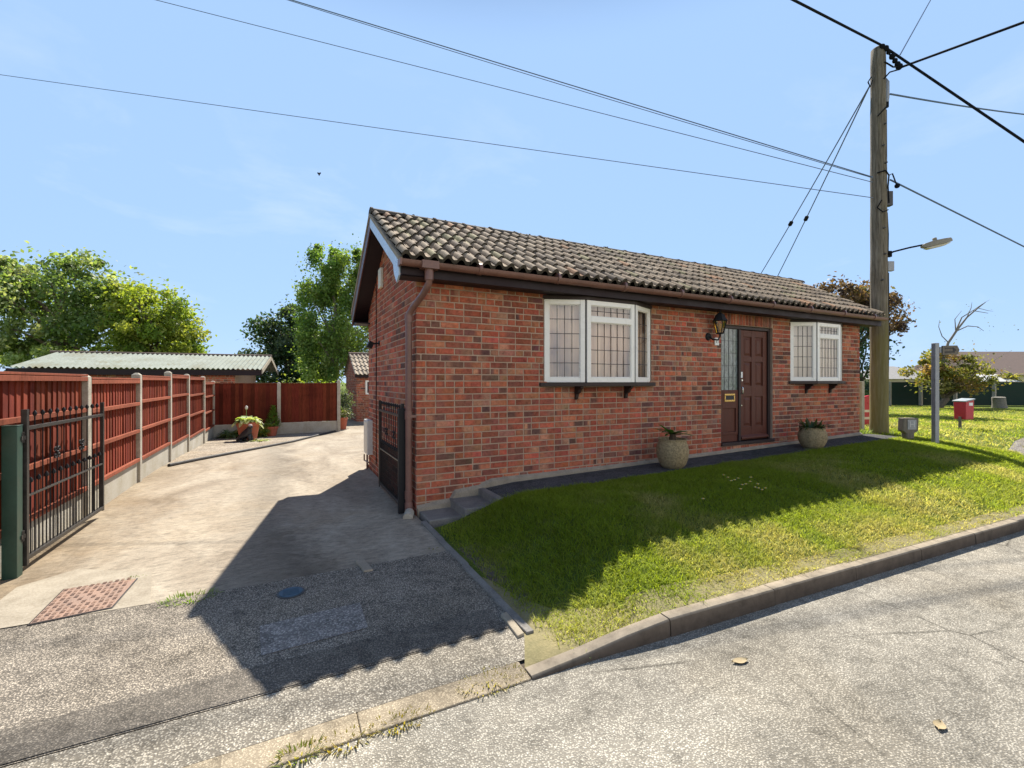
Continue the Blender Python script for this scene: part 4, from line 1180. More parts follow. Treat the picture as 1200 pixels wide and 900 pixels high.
for (px, ia, lb_) in ((880, (923, 262), 'left-hand wire of the close pair dropping from the pole behind the roof'), (903, (945, 256), 'right-hand wire of the close pair dropping from the pole behind the roof')):
    y_ = 340
    w_ = cable(on(1018, 102, .02), PD(px, y_, 17), .013, lb_, 'cable_grey', .05, group='pair of drop wires')
    t_ = (ia[1]-102)/(y_-102)
    a_ = Vector(on(1018, 102, .02)); b2 = Vector(PD(px, y_, 17))
    # insulator at its own place along the wire
    tt = .5
    for _ in range(40):
        p = a_.lerp(b2, tt)-Vector((0, 0, .2*tt*(1-tt)))
        d = p-Vector(EYE); D_ = d.x*SA+d.y*CA; py = HZ-(d.z)/D_*FOC
        tt += (ia[1]-py)*.002
    m_ = MB(); d_ = (b2-a_).normalized()*.10; m_.tube([p-d_, p-d_*.6, p+d_*.6, p+d_], [.02, .055, .055, .02], 8); m_.build('insulator', 'cable_black', w_)

# ================================================================== things on the green
p = G(1096, 520); sp_o = empty('footpath_sign', p, 'grey square post with a small finger sign pointing right on the green', 'signpost')
m_ = MB(); zt = 2.17
m_.obox(p-RT*.036-TO*-.04+Vector((0, 0, -.3)), RT*.072, -TO*.08, (0, 0, zt-p.z+.3))
m_.build('post', 'galvanised', sp_o, bevel=.006, smooth=0)
sg = MB(); s0 = p+RT*.085+TO*.02; s0.z = 2.04
fd = (RT*.985-TO*.17).normalized(); fz = Vector((0, 0, 1))
def fp(a, z, t=0): return s0+fd*a+fz*(z+a*.03)-TO*t
sg.prism([fp(0, -.08), fp(.31, -.08), fp(.36, .0), fp(.31, .08), fp(0, .08)], TO*.03)
finger = sg.build('finger_board', 'weathered_wood', sp_o, bevel=.004, smooth=0)
sg = MB()
def bar_(a0, a1, z0, z1): sg.prism([fp(a0, z0), fp(a1, z0), fp(a1, z1), fp(a0, z1)], TO*.034)
bar_(.04, .25, -.045, -.02); bar_(.04, .20, .025, .04)
sg.prism([fp(.21, -.045), fp(.29, .0), fp(.21, .05)], TO*.0345)
sg.build('arrow_mark', 'ink_black', finger, smooth=0)
br = MB(); br.obox(p+RT*.05+TO*.0+Vector((0, 0, 2.0-p.z)), RT*.05, TO*.03, (0, 0, .10)); br.build('bracket', 'galvanised', sp_o, smooth=0)

p = G(1125, 503); bo = empty('waste_bin', p, 'red dog waste bin with grey lid on a short post on the green', 'bin')
m_ = MB(); m_.box(p.x-.025, p.x+.025, p.y-.025, p.y+.025, p.z-.2, p.z+.30); m_.build('post', 'weathered_wood', bo, bevel=.004, smooth=0)
dc = Vector((EYE[0]-p.x, EYE[1]-p.y, 0)).normalized(); rv = Vector((-dc.y, dc.x, 0))          # towards the viewer, and to its right
U = (dc*math.cos(R(55))+rv*math.sin(R(55))).normalized(); V_ = Vector((-U.y, U.x, 0))
c0 = p+RT*.09-dc*.06+Vector((0, 0, .24))
def bp(a, b, z): return c0+U*a+V_*b+Vector((0, 0, z))
m_ = MB()
lo = [bp(a, b, 0) for a, b in ((-.125, -.12), (.125, -.12), (.125, .12), (-.125, .12))]
hi = [bp(a, b, z) for a, b, z in ((-.13, -.125, .42), (.13, -.125, .42), (.13, .125, .46), (-.13, .125, .46))]
m_.add(lo+hi, [(3, 2, 1, 0), (4, 5, 6, 7), (0, 1, 5, 4), (1, 2, 6, 5), (2, 3, 7, 6), (3, 0, 4, 7)])
m_.build('bin_body', 'bin_red', bo, bevel=.012, smooth=0)
m_ = MB()
lo = [bp(a, b, z) for a, b, z in ((-.145, -.15, .415), (.145, -.15, .415), (.145, .14, .47), (-.145, .14, .47))]
m_.add(lo+[q+Vector((0, 0, .03)) for q in lo], [(3, 2, 1, 0), (4, 5, 6, 7), (0, 1, 5, 4), (1, 2, 6, 5), (2, 3, 7, 6), (3, 0, 4, 7)])
m_.build('bin_lid', 'bin_lid', bo, bevel=.008, smooth=0)
m_ = MB(); m_.obox(bp(.126, -.03, .33), U*.006, V_*.11, (0, 0, .07)); m_.build('bin_sticker', 'white_paint', bo, smooth=0)

p = G(1064, 515); ho = empty('hydrant_marker', p, 'short grey-brown marker post with a wide head on the grass beside the pole', 'marker post')
m_ = MB()
w_ = lambda a, z, t: p+RT*a+Vector((0, 0, z))+TO*t
m_.prism([w_(-.075, -.2, -.06), w_(.065, -.2, -.06), w_(.065, .12, -.06), w_(.14, .165, -.06), w_(.15, .40, -.06), w_(-.135, .40, -.06), w_(-.145, .165, -.06), w_(-.075, .12, -.06)], TO*.12)
hb_ = m_.build('marker_body', 'weathered_wood', ho, bevel=.012, smooth=0)
m_ = MB(); m_.prism([w_(-.06, .19, .06), w_(.10, .19, .06), w_(.10, .37, .06), w_(-.06, .37, .06)], TO*.006); fpz = m_.build('marker_plate', 'lead_grey', ho, smooth=0)
fpz.data.materials[0] = MATS['galvanised']
rot = Matrix((RT, Vector((0, 0, 1)), TO)).transposed()
text_mesh('H', .15, w_(.02, .28, .0675), rot, 'pale_sheet', ho)

p = PD(1008, 447, 9.9); m_ = MB(); z_ = float(H(p.x, p.y))
m_.box(p.x-.06, p.x+.06, p.y-.06, p.y+.06, z_-.2, 1.50)
tag(m_.build('concrete_post', 'post_concrete', bevel=.01, smooth=0), 'pale concrete fence post between the bungalow corner and the telegraph pole', 'post')
p = PD(1019, 447, 11.4); z_ = float(H(p.x, p.y)); bar_o = empty('road_barrier', (p.x, p.y, z_), 'red plastic barrier with pale reflective bands half hidden behind the telegraph pole', 'barrier')
m_ = MB()
def rb(a, z, t): return Vector((p.x, p.y, z_))+RT*a+Vector((0, 0, z))-TO*t
m_.prism([rb(-.17, .0, 0), rb(.30, .0, 0), rb(.30, .66, 0), rb(.26, .73, 0), rb(.15, .76, 0), rb(.0, .76, 0), rb(-.12, .73, 0), rb(-.17, .66, 0)], -TO*.12)
m_.build('barrier_body', 'red_plastic', bar_o, bevel=.025, smooth=30, segs=3)
for z in (.12, .30):
    m_ = MB(); m_.prism([rb(-.172, z+.04, -.004), rb(.302, z+.04, -.004), rb(.302, z+.10, -.004), rb(-.172, z+.10, -.004)], -TO*.128); m_.build('reflective_band', 'reflective_cream', bar_o, smooth=0)

# green fence at the back of the green
gfn = empty('green_fence', conv(26, 28, 0), 'long dark green boarded fence with pale posts at the back of the green', 'fence')
f0, f1 = conv(19.0, 28.5), conv(36.0, 27.3); Lf = (f1-f0).length; fu = (f1-f0)/Lf
pxs = [1008, 1042, 1078.5, 1119, 1164.5, 1214, 1262]
pp = []
for px in pxs:
    r = (px-600)/FOC; c = (28.5*r-19.0)/(fu.dot(RT)-r*fu.dot(-TO))
    pp.append(f0+fu*c)
for i, q in enumerate(pp):
    z_ = float(H(q.x, q.y)); m_ = MB(); m_.box(q.x-.09, q.x+.09, q.y-.09, q.y+.09, z_-.2, 1.5); m_.build('post', 'post_concrete', gfn, smooth=0)
    if i+1 < len(pp):
        q2 = pp[i+1]; m_ = MB(); zl = min(z_, float(H(q2.x, q2.y)))
        m_.obox(q+fu*.1+Vector((0, 0, zl+.02)), (q2-q)-fu*.2, -TO*.05, (0, 0, 1.42-zl)); m_.build('panel', 'fence_green', gfn, smooth=0)
        m_ = MB(); m_.obox(q+fu*.1+TO*.02+Vector((0, 0, 1.442)), (q2-q)-fu*.2, -TO*.09, (0, 0, .035)); m_.build('capping', 'weathered_wood', gfn, smooth=0)
# houses beyond it
hs = empty('grey_roof_house', conv(40, 46, 0), 'distant house with pale grey hipped roof beyond the green fence beside the pole', 'house')
def hh(X, D, z): q = conv(X, D, z); return q
def hip_house(root, X0, X1, D0, D1, ze, zr, inset, wall, roof):
    m_ = MB(); P = [hh(X0, D0, -.3), hh(X1, D0, -.3), hh(X1, D1, -.3), hh(X0, D1, -.3)]
    m_.prism(P, (0, 0, ze+.3)); m_.build('wall', wall, root, smooth=0)
    e = .4; m_ = MB(); Dm = (D0+D1)/2
    P = [hh(X0-e, D0-e, ze), hh(X1+e, D0-e, ze), hh(X1+e, D1+e, ze), hh(X0-e, D1+e, ze), hh(X0+inset, Dm, zr), hh(X1-inset, Dm, zr)]
    m_.add(P, [(0, 1, 5, 4), (1, 2, 5), (2, 3, 4, 5), (3, 0, 4), (3, 2, 1, 0)]); return m_.build('roof', roof, root, smooth=0)
hip_house(hs, 37.5, 45, 46, 53, 1.75, 3.15, 3.2, 'render_cream', 'grey_tiles')
hs = empty('brown_roof_house', conv(46, 44, 0), 'distant bungalow with brown tiled roof at the right edge beyond the green fence', 'house')
hip_house(hs, 44.5, 62, 42, 52, 2.1, 4.6, .6, 'render_cream', 'brown_tiles')
m_ = MB(); q = hh(47.8, 41.97, 1.2); m_.obox(q, RT*1.2, TO*.04, (0, 0, .8)); wf = m_.build('window', 'white_upvc', hs, smooth=0)
m_ = MB(); m_.obox(q+RT*.08+TO*.045+Vector((0, 0, .08)), RT*1.04, TO*.01, (0, 0, .64)); m_.build('pane', 'ink_black', wf, smooth=0)
hs = empty('shed', conv(32.5, 31.5, 0), 'low shed with pale sheet roof just showing over the green fence', 'shed')
m_ = MB(); m_.prism([hh(30.6, 30.5, -.2), hh(34.2, 30.5, -.2), hh(34.2, 33, -.2), hh(30.6, 33, -.2)], (0, 0, 1.7)); m_.build('wall', 'weathered_wood', hs, smooth=0)
m_ = MB(); m_.add([hh(30.0, 30.2, 1.50), hh(34.0, 30.2, 1.50), hh(34.0, 31.8, 2.02), hh(31.4, 31.8, 2.02), hh(34.6, 33.4, 1.5), hh(30.2, 33.4, 1.5)], [(0, 1, 2, 3), (3, 2, 4, 5)])
o_ = m_.build('roof', 'pale_sheet', hs, smooth=0); sd_ = o_.modifiers.new('thick', 'SOLIDIFY'); sd_.thickness = .05
# sawn stump by the green fence
p = conv((1171-600)/FOC*25.5, 25.5); z_ = float(H(p.x, p.y)); m_ = MB()
m_.tube([(p.x+.05, p.y, z_-.1), (p.x, p.y, z_+.2), (p.x-.08, p.y, .52), (p.x-.09, p.y, .60)], [.36, .30, .29, .285], 14)
st_o = tag(m_.build('tree_stump', 'pale_bark', smooth=40), 'pale sawn tree stump standing in front of the green fence', 'tree stump')
m_ = MB(); m_.tube([(p.x-.09, p.y, .602), (p.x-.09, p.y, .612)], .275, 14); m_.build('cut_face', 'cream_plastic', st_o)

# ================================================================== pots and plants
def leaf_blade(mb, base, d, L, w, droop, col, n=5):
    """one bending pointed leaf"""
    base = Vector(base); d = Vector(d).normalized(); side = d.cross(Vector((0, 0, 1)))
    side = side.normalized() if side.length > 1e-3 else Vector((1, 0, 0))
    P = []
    for i in range(n+1):
        t = i/n; q = base+d*L*t-Vector((0, 0, droop*L*t*t)); ww = w*math.sin(PI*min(.97, .12+.85*t))**.8
        P += [q-side*ww+Vector((0, 0, ww*.25)), q+Vector((0, 0, -.0)), q+side*ww+Vector((0, 0, ww*.25))]
    F = []
    for i in range(n):
        for k in range(2): F.append((i*3+k, i*3+k+1, i*3+3+k+1, i*3+3+k))
    mb.add(P, F, col)
def GB(px, py, back=.25):
    p = G(px, py); e = Vector((EYE[0], EYE[1], 0))
    if p.y > BY-back:
        t = (BY-back-EYE[1])/(p.y-EYE[1]); p = e+(Vector((p.x, p.y, 0))-e)*t; p.z = float(H(p.x, p.y))
    return p
def belly_pot(px, py, r, h, label, kind):
    p = G(px, py); o = empty('planter', p, label, 'plant pot', 'stone planters along the path')
    m_ = MB()
    prof = [(r*.55, 0), (r*.64, .01), (r*.80, h*.16), (r*.91, h*.32), (r*.97, h*.48), (r*.98, h*.62), (r*.93, h*.76), (r*.86, h*.88), (r*.84, h*.93), (r*.90, h), (r*.80, h), (r*.78, h*.9), (.001, h*.88)]
    n = 40; P = []
    for i, (rr2, z) in enumerate(prof):
        for k in range(n):
            a = 2*PI*k/n
            e = 1 + (.040*math.sin(a*11+(i*PI)) if 1 < i < 7 else 0)    # woven relief
            P.append((p.x+rr2*e*math.cos(a), p.y+rr2*e*math.sin(a), p.z+z))
    F = [(i*n+k, i*n+(k+1) % n, (i+1)*n+(k+1) % n, (i+1)*n+k) for i in range(len(prof)-1) for k in range(n)]
    m_.add(P, F); m_.build('pot', 'stone_pot', o, smooth=60)
    m_ = MB(); rr3 = random.Random(px)
    top = p+Vector((0, 0, h*.9))
    if kind == 'fan':
        m_.tube([top, top+Vector((.01, 0, .10))], [.05, .04], 8, (.10, .06, .03))
        for k in range(11):
            a = rr3.uniform(0, 2*PI); el = rr3.uniform(.15, 1.1)
            leaf_blade(m_, top+Vector((0, 0, .08)), (math.cos(a), math.sin(a), el), rr3.uniform(.2, .32), .035, rr3.uniform(.1, .5), (.05*rr3.uniform(.7, 1.3), .12*rr3.uniform(.7, 1.3), .025))
    else:
        for k in range(70):
            a = rr3.uniform(0, 2*PI); el = rr3.uniform(.5, 3.2); b_ = top+Vector((math.cos(a)*.10, math.sin(a)*.10, .0))
            leaf_blade(m_, b_, (math.cos(a), math.sin(a), el), rr3.uniform(.14, .28), .02, rr3.uniform(.1, .7), (.06*rr3.uniform(.6, 1.4), .085*rr3.uniform(.7, 1.3), .035))
    m_.build('plant', 'leaf', o)
    return o
belly_pot(788, 548, .215, .40, 'round woven-pattern stone pot with a few fan leaves between the bow window and front door', 'fan')
belly_pot(952, 525, .215, .35, 'round woven-pattern stone pot with a low bushy plant right of the front door', 'bush')

def tapered_pot(name, p, r0, r1, h, label, mat='terracotta', group='potted plants on the gravel bed'):
    o = empty(name, p, label, 'plant pot', group); m_ = MB()
    m_.lathe(p, [(r0, 0), (r1*.93, h*.8), (r1, h*.8), (r1, h), (r1*.86, h), (r1*.84, h*.92), (.001, h*.9)], 24)
    m_.build('pot', mat, o, smooth=40); return o
def leafy(parent, c, rx, rz, n, L, w, cols, seed, name='plant', droop=.5, up=.5):
    m_ = MB(); rr3 = random.Random(seed)
    for k in range(n):
        a = rr3.uniform(0, 2*PI); rad = rx*math.sqrt(rr3.random())*.6; el = rr3.uniform(.05, 1.2)*up*2
        col = rr3.choice(cols); f = rr3.uniform(.7, 1.25)
        leaf_blade(m_, Vector(c)+Vector((math.cos(a)*rad, math.sin(a)*rad, rr3.random()*rz*.6)), (math.cos(a), math.sin(a), el), L*rr3.uniform(.7, 1.25), w*rr3.uniform(.7, 1.2), droop*rr3.uniform(.4, 1.3), tuple(v*f for v in col))
    return m_.build(name, 'leaf', parent)
p = GB(291, 516, .7); o = tapered_pot('hosta_pot', p, .20, .30, .52, 'tall terracotta pot topped by pale variegated hosta leaves at the back fence')
leafy(o, p+Vector((0, 0, .50)), .24, .16, 95, .27, .085, [(.45, .50, .22), (.30, .40, .10), (.55, .58, .35)], 3, 'plant', .75, .55)
p2 = p+Vector((-.05, .05, .62)); m_ = MB(); m_.tube([p2, p2+Vector((0, 0, .28))], .008, 5, (.2, .28, .1)); m_.ball(p2+Vector((0, 0, .30)), .04, 7, (.6, .58, .5), 1.4); m_.build('flower_spike', 'plain_attr', o)
p = GB(317, 511, .45); o = tapered_pot('shrub_pot', p, .15, .22, .30, 'small terracotta pot with yellow-green foliage at the foot of the middle post')
leafy(o, p+Vector((0, 0, .28)), .25, .15, 70, .18, .022, [(.24, .30, .06), (.16, .24, .05)], 5, 'plant', .5, .6)
def low_plant(name, px, py, label, rx, rz, n, L, w, cols, seed, up=.6):
    p = GB(px, py, .45); o = empty(name, p, label, 'plant', 'plants on the gravel bed'); leafy(o, p, rx, rz, n, L, w, cols, seed, 'foliage', .5, up); return o
low_plant('shrub', 272, 513, 'low pale green rosette plant left of the tall terracotta pot', .36, .26, 150, .26, .045, [(.22, .28, .12), (.14, .22, .08), (.30, .34, .2)], 7)
low_plant('shrub', 304, 512, 'low yellow-green bushy plant between the two terracotta pots', .36, .42, 260, .24, .026, [(.25, .30, .05), (.18, .26, .05), (.32, .34, .10)], 8, .9)
low_plant('ground_cover_plant', 303, 517, 'flat pale trailing plant in front of the yellow-green bush', .36, .05, 120, .16, .018, [(.40, .42, .26), (.28, .33, .14)], 9, .25)
# small clipped cone
p = GB(320, 510, .2); o = empty('conifer', p, 'small cone shaped green conifer in front of the middle post of the back fence', 'plant')
m_ = MB(); rr3 = random.Random(4)
for k in range(420):
    t = rr3.random()**1.2; a = rr3.uniform(0, 2*PI); rad = .22*(1-t)*rr3.uniform(.75, 1.05); f = rr3.uniform(.6, 1.3)
    leaf_blade(m_, p+Vector((math.cos(a)*rad, math.sin(a)*rad, .28+t*.62)), (math.cos(a), math.sin(a), .8), .10, .014, .0, (.14*f, .24*f, .04*f), 2)
m_.tube([p, p+Vector((0, 0, .5))], .03, 6, (.1, .07, .05)); m_.build('foliage', 'leaf', o)
# seated dog ornament
p = G(288, 517.5); dg = empty('dog_ornament', p, 'black crouching dog ornament with a pale head in front of the tall terracotta pot', 'garden ornament')
def skinned(name, pts, edges, radii, mat, parent, sub=2):
    me = bpy.data.meshes.new(name); me.from_pydata([tuple(q) for q in pts], edges, [])
    o = bpy.data.objects.new(name, me); COL.objects.link(o); me.materials.append(MATS[mat])
    s = o.modifiers.new('skin', 'SKIN'); ly = me.skin_vertices[0].data
    for i, r_2 in enumerate(radii): ly[i].radius = (r_2, r_2); ly[i].use_root = (i == 0)
    s.use_smooth_shade = True
    ss = o.modifiers.new('sub', 'SUBSURF'); ss.levels = sub; ss.render_levels = sub
    bpy.context.view_layer.update()
    me2 = bpy.data.meshes.new_from_object(o.evaluated_get(bpy.context.evaluated_depsgraph_get()))
    bpy.data.objects.remove(o); me2.name = name
    o = bpy.data.objects.new(name, me2); COL.objects.link(o)
    me2.polygons.foreach_set('use_smooth', [True]*len(me2.polygons))
    if parent: parent_to(o, parent)
    return o
def dgp(a, t, z): return p+RT*a+TO*t+Vector((0, 0, z))
pts = [dgp(-.17, 0, .13), dgp(-.05, 0, .17), dgp(.07, 0, .25), dgp(.10, 0, .36), dgp(.14, .02, .41), dgp(.20, .03, .39),
       dgp(-.15, .08, .05), dgp(-.04, .11, .03), dgp(-.15, -.08, .05), dgp(-.04, -.11, .03), dgp(.12, .05, .14), dgp(.15, .05, .02), dgp(.12, -.05, .14), dgp(.15, -.05, .02), dgp(-.27, 0, .06)]
skinned('dog_body', pts, [(0, 1), (1, 2), (2, 3), (3, 4), (4, 5), (0, 6), (6, 7), (0, 8), (8, 9), (2, 10), (10, 11), (2, 12), (12, 13), (0, 14)],
        [.11, .11, .085, .06, .065, .04, .06, .035, .06, .035, .045, .035, .045, .035, .025], 'statue_black', dg)
m_ = MB(); m_.ball(dgp(.135, .02, .44), .052, 10, (.42, .34, .31), .8); m_.build('dog_head_patch', 'plain_attr', dg)
# pot at the end of the back fence
p = G(401, 503); o = tapered_pot('flower_pot', p, .13, .19, .42, 'tall terracotta pot with pale flowers at the right-hand end of the back fence', group=None)
leafy(o, p+Vector((0, 0, .38)), .20, .55, 90, .17, .03, [(.42, .45, .28), (.16, .22, .06), (.6, .58, .48)], 12, 'plant', .5, .8)
# hose-like edging along the gravel bed
m_ = MB(); pts = [(-3.08, 4.75), (-2.75, 5.35), (-2.43, 5.87), (-1.75, 7.05), (-1.1, 8.3), (-.6, 9.55), (-.2, 10.5), (.25, 11.38)]
m_.tube([(x, y, float(H(x, y))+.022) for x, y in pts], .032, 8); tag(m_.build('bed_edging', 'hose_black'), 'dark edging strip curving between the concrete drive and gravel bed', 'edging')

# ================================================================== covers and small things on the ground
def flat_frame(name, quad, dz, t, mat, parent=None, label=None, cat=None):
    m_ = MB(); P = [(x, y, float(H(x, y))+dz) for x, y in quad]; m_.prism([(a, b, c-.05) for a, b, c in P], (0, 0, .05)); return m_.build(name, mat, parent, bevel=t, smooth=0)
ic = [G(31, 735), G(132, 714), G(162, 679), G(74, 692)]
c_ = sum((Vector((q.x, q.y, 0)) for q in ic), Vector())/4
q4 = [(q.x, q.y) for q in ic]
ico = empty('inspection_cover', (c_.x, c_.y, float(H(c_.x, c_.y))), 'large rusty brown rectangular drain cover with raised chequer bars at the drive entrance', 'drain cover')
flat_frame('cover_frame', q4, .010, .002, 'gate_steel', ico)
qi = [(c_.x+(x-c_.x)*.955, c_.y+(y-c_.y)*.955) for x, y in q4]
flat_frame('cover_plate', qi, .013, .002, 'cast_iron', ico)
m_ = MB(); z_ = float(H(c_.x, c_.y))+.011
a_, b_, d_ = Vector((*qi[0], 0)), Vector((*qi[1], 0)), Vector((*qi[3], 0)); ua, ub = b_-a_, d_-a_
for i in range(11):
    for j in range(9):
        if (i+j) % 2 and 3 <= i <= 7 and 3 <= j <= 5: continue
        for k in range(3):
            o_ = a_+ua*((i+.22+.2*k*(1 if (i+j) % 2 else 0))/11)+ub*((j+.2+(.22*k if not (i+j) % 2 else 0))/9)
            if (i+j) % 2: m_.obox((o_.x, o_.y, z_), ua*.008, ub*.065, (0, 0, .007))
            else: m_.obox((o_.x, o_.y, z_), ua*.055, ub*.010, (0, 0, .007))
m_.build('raised_bars', 'cast_iron', ico, bevel=.001, smooth=0)
ex = [(-3.0, -1.18), (q4[1][0]+.20, q4[1][1]-.03), (q4[2][0]+.06, q4[2][1]+.10), (q4[3][0]-.05, q4[3][1]+.42), (-3.0, q4[3][1]+.20)]
struct(poly_sheet('concrete_surround', ex, 'pale_concrete', .006, .3))
p = G(341, 695.5); wc = empty('water_cover', p, 'small round blue stopcock cover set in the dark asphalt', 'water cover')
m_ = MB(); m_.tube([(p.x, p.y, p.z-.03), (p.x, p.y, p.z+.009)], .088, 24); m_.build('rim', 'lead_grey', wc, smooth=40)
m_ = MB(); m_.tube([(p.x, p.y, p.z), (p.x, p.y, p.z+.013)], .074, 24)
for k in range(5): m_.box(p.x-.05, p.x+.05, p.y-.045+.02*k, p.y-.037+.02*k, p.z+.012, p.z+.017)
m_.build('lid', 'blue_cover', wc, smooth=40)
p = G(428, 663); m_ = MB(); m_.obox((p.x-.03, p.y-.13, p.z-.05), (.07, 0, 0), (-.03, .24, 0), (0, 0, .065))
tag(m_.build('stone_sett', 'haunch_concrete', bevel=.005, smooth=0), 'short pale stone set on edge between concrete and asphalt near the corner', 'stone')
for (px, py, L, lb_) in ((867, 776, .10, 'curled dry leaf lying alone in the middle of the road'), (1101, 852, .075, 'curled dry leaf on the road nearest the bottom right corner')):
    p = G(px, py); m_ = MB(); P = []; a = random.uniform(-.3, .3)
    for i in range(9):
        t = i/8-.5; w = .022*math.cos(t*PI*.95); u = Vector((math.cos(a), math.sin(a), 0)); v = Vector((-u.y, u.x, 0))
        q = p+u*t*L+Vector((0, 0, .003+.02*t*t)); P += [q-v*w+Vector((0, 0, .006)), q, q+v*w+Vector((0, 0, .008))]
    m_.add(P, [(i*3+k, i*3+k+1, i*3+4+k, i*3+3+k) for i in range(8) for k in range(2)]); o_ = m_.build('fallen_leaf', 'dead_leaf', smooth=80)
    tag(o_, lb_, 'leaf', 'fallen leaves on the road')
# stick leaning in the corner of the bank
p = G(590, 722); q = G(610, 748); m_ = MB(); m_.obox(Vector(p)+Vector((-.02, 0, -.03)), (.05, .01, 0), Vector(q)-Vector(p), (0, 0, .05))
tag(m_.build('edging_stone', 'drop_kerb_concrete', bevel=.006, smooth=0), 'pale strip of loose edging stone at the lower corner of the lawn', 'stone')
# bird
p = PD(374, 204, 22); bd = MB()
bd.tube([p-Vector((0, 0, .08)), p-Vector((0, 0, .03)), p+Vector((0, 0, .03)), p+Vector((0, 0, .075))], [.012, .04, .045, .015], 8)
for s in (-1, 1):
    bd.prism([p+Vector((0, 0, .045)), p+RT*s*.07+Vector((0, 0, .085)), p+RT*s*.10+Vector((0, 0, .05)), p+RT*s*.05+Vector((0, 0, -.01))], TO*.012)
tag(bd.build('bird', 'bird_dark', smooth=40), 'tiny dark bird flying above the gable roof', 'bird')
# ================================================================== trees
def leaf_quads(C, size, cols, aspect=.62, up=.35):
    """(n,3) centres -> rhombus leaves in random directions"""
    n = len(C); a = rng.normal(size=(n, 3)); a /= np.linalg.norm(a, axis=1)[:, None]
    nrm = rng.normal(size=(n, 3)); nrm[:, 2] = np.abs(nrm[:, 2])+up; b = np.cross(nrm, a); b /= np.linalg.norm(b, axis=1)[:, None]+1e-9
    s = (size*rng.uniform(.6, 1.35, n))[:, None]
    V = np.stack([C-a*s, C+b*s*aspect+a*s*.15, C+a*s, C-b*s*aspect+a*s*.15], 1).reshape(-1, 3)
    F = np.arange(4*n).reshape(n, 4)
    return V, F, np.repeat(cols, 4, 0)
def limb(mb, p, q, r0, r1, bend=.12, n=6):
    p, q = Vector(p), Vector(q); L = (q-p).length
    off = Vector((random.uniform(-1, 1), random.uniform(-1, 1), random.uniform(-.2, .8)))*L*bend
    mb.tube([p.lerp(q, i/n)+off*math.sin(PI*i/n) for i in range(n+1)], [r0+(r1-r0)*i/n for i in range(n+1)], 7)
def tree(name, label, X, D, crown, n, size, pal, trunk_r, seed, group=None, cat='tree', clump=.22, nclump=46, mode='round', bark='bark', base=None, sparse=.0):
    """crown = list of (dX, dD, z, rx, rd, rz) ellipsoids round the trunk"""
    rr = np.random.default_rng(seed); random.seed(seed)
    b = conv(X, D, -.25) if base is None else base
    o = empty(name, b, label, cat, group)
    cents, cl = [], []
    vol = np.array([c[3]*c[4]*c[5] for c in crown])**(2/3); vol /= vol.sum()
    for c, w in zip(crown, vol):
        for _ in range(max(3, int(nclump*w))):
            d = rr.normal(size=3); d /= np.linalg.norm(d); t = rr.uniform(.35, 1.0)**.55
            q = conv(X+c[0]+d[0]*c[3]*t*.86, D+c[1]+d[1]*c[4]*t*.86, c[2]+d[2]*c[5]*t*.86)
            cl.append((np.array(q), clump*(c[3]+c[5])*rr.uniform(.7, 1.3), rr.integers(len(pal)), rr.uniform(.72, 1.28)))
    per = n//len(cl); Cs, Ks = [], []
    for (q, r, k, f) in cl:
        d = rr.normal(size=(per, 3)); d /= np.linalg.norm(d, axis=1)[:, None]
        t = rr.uniform(0, 1, per)**(.42)
        P = q + d*(t*r)[:, None]*np.array([1, 1, .72])
        if mode == 'weep':
            P[:, 2] -= rr.uniform(0, 1, per)**1.5*r*1.5
            P[:, :2] = q[:2] + (P[:, :2]-q[:2])*.85
        if sparse: P = P[rr.random(per) > sparse]
        Cs.append(P)
        base_c = np.array(pal[k])*f
        Ks.append(base_c[None]*rr.uniform(.7, 1.3, (len(P), 1)))
    m2 = int(n*.10); wv = vol/vol.sum()
    for c, w in zip(crown, wv):                          # loose outer sprays that break up the outline
        q = max(4, int(m2*w)); d = rr.normal(size=(q, 3)); d /= np.linalg.norm(d, axis=1)[:, None]; t = rr.uniform(.68, 1.02, q)
        P = np.array([conv(X+c[0]+a[0]*c[3]*s_, D+c[1]+a[1]*c[4]*s_, c[2]+a[2]*c[5]*s_) for a, s_ in zip(d, t)])
        P += np.repeat(rr.normal(0, .22, ((q+7)//8, 3)), 8, 0)[:q]
        if mode == 'weep': P[:, 2] -= rr.uniform(0, 1, q)**2*.9
        Cs.append(P); Ks.append(np.array(pal)[rr.integers(len(pal), size=q)]*rr.uniform(.7, 1.2, (q, 1)))
    C = np.concatenate(Cs); K = np.concatenate(Ks)
    keep = C[:, 2] > .1; C, K = C[keep], K[keep]
    V, F, cc = leaf_quads(C, size, K)
    fast_mesh('crown', V, F, cc, 'leaf', o)
    mb = MB(); zmid = np.mean([c[2] for c in crown]); top = max(c[2] for c in crown)-.6
    tp = Vector(conv(X+np.mean([c[0] for c in crown]), D, zmid)) if mode != 'weep' else Vector(conv(X, D, top))
    m = 8
    mb.tube([Vector(b).lerp(tp, i/m)+Vector((.10*math.sin(i*1.3+seed), .10*math.cos(i*1.7), 0)) for i in range(m+1)], [trunk_r*(1.25 if i == 0 else 1-.65*i/m) for i in range(m+1)], 9)
    pick = sorted(cl, key=lambda c: -c[1])[:18]
    for (q, r, k, f) in pick:
        t = max(.25, min(.95, (q[2]-1.2-b.z)/max(.5, tp.z-b.z)*.75)); s = Vector(b).lerp(tp, t)
        limb(mb, s, q, trunk_r*.42, trunk_r*.10)
    mb.build('trunk', bark, o)
    return o
GA = [(.19, .27, .085), (.135, .21, .07), (.25, .32, .13), (.30, .34, .19)]
GY = [(.21, .28, .04), (.27, .33, .055), (.16, .24, .045), (.33, .36, .09)]
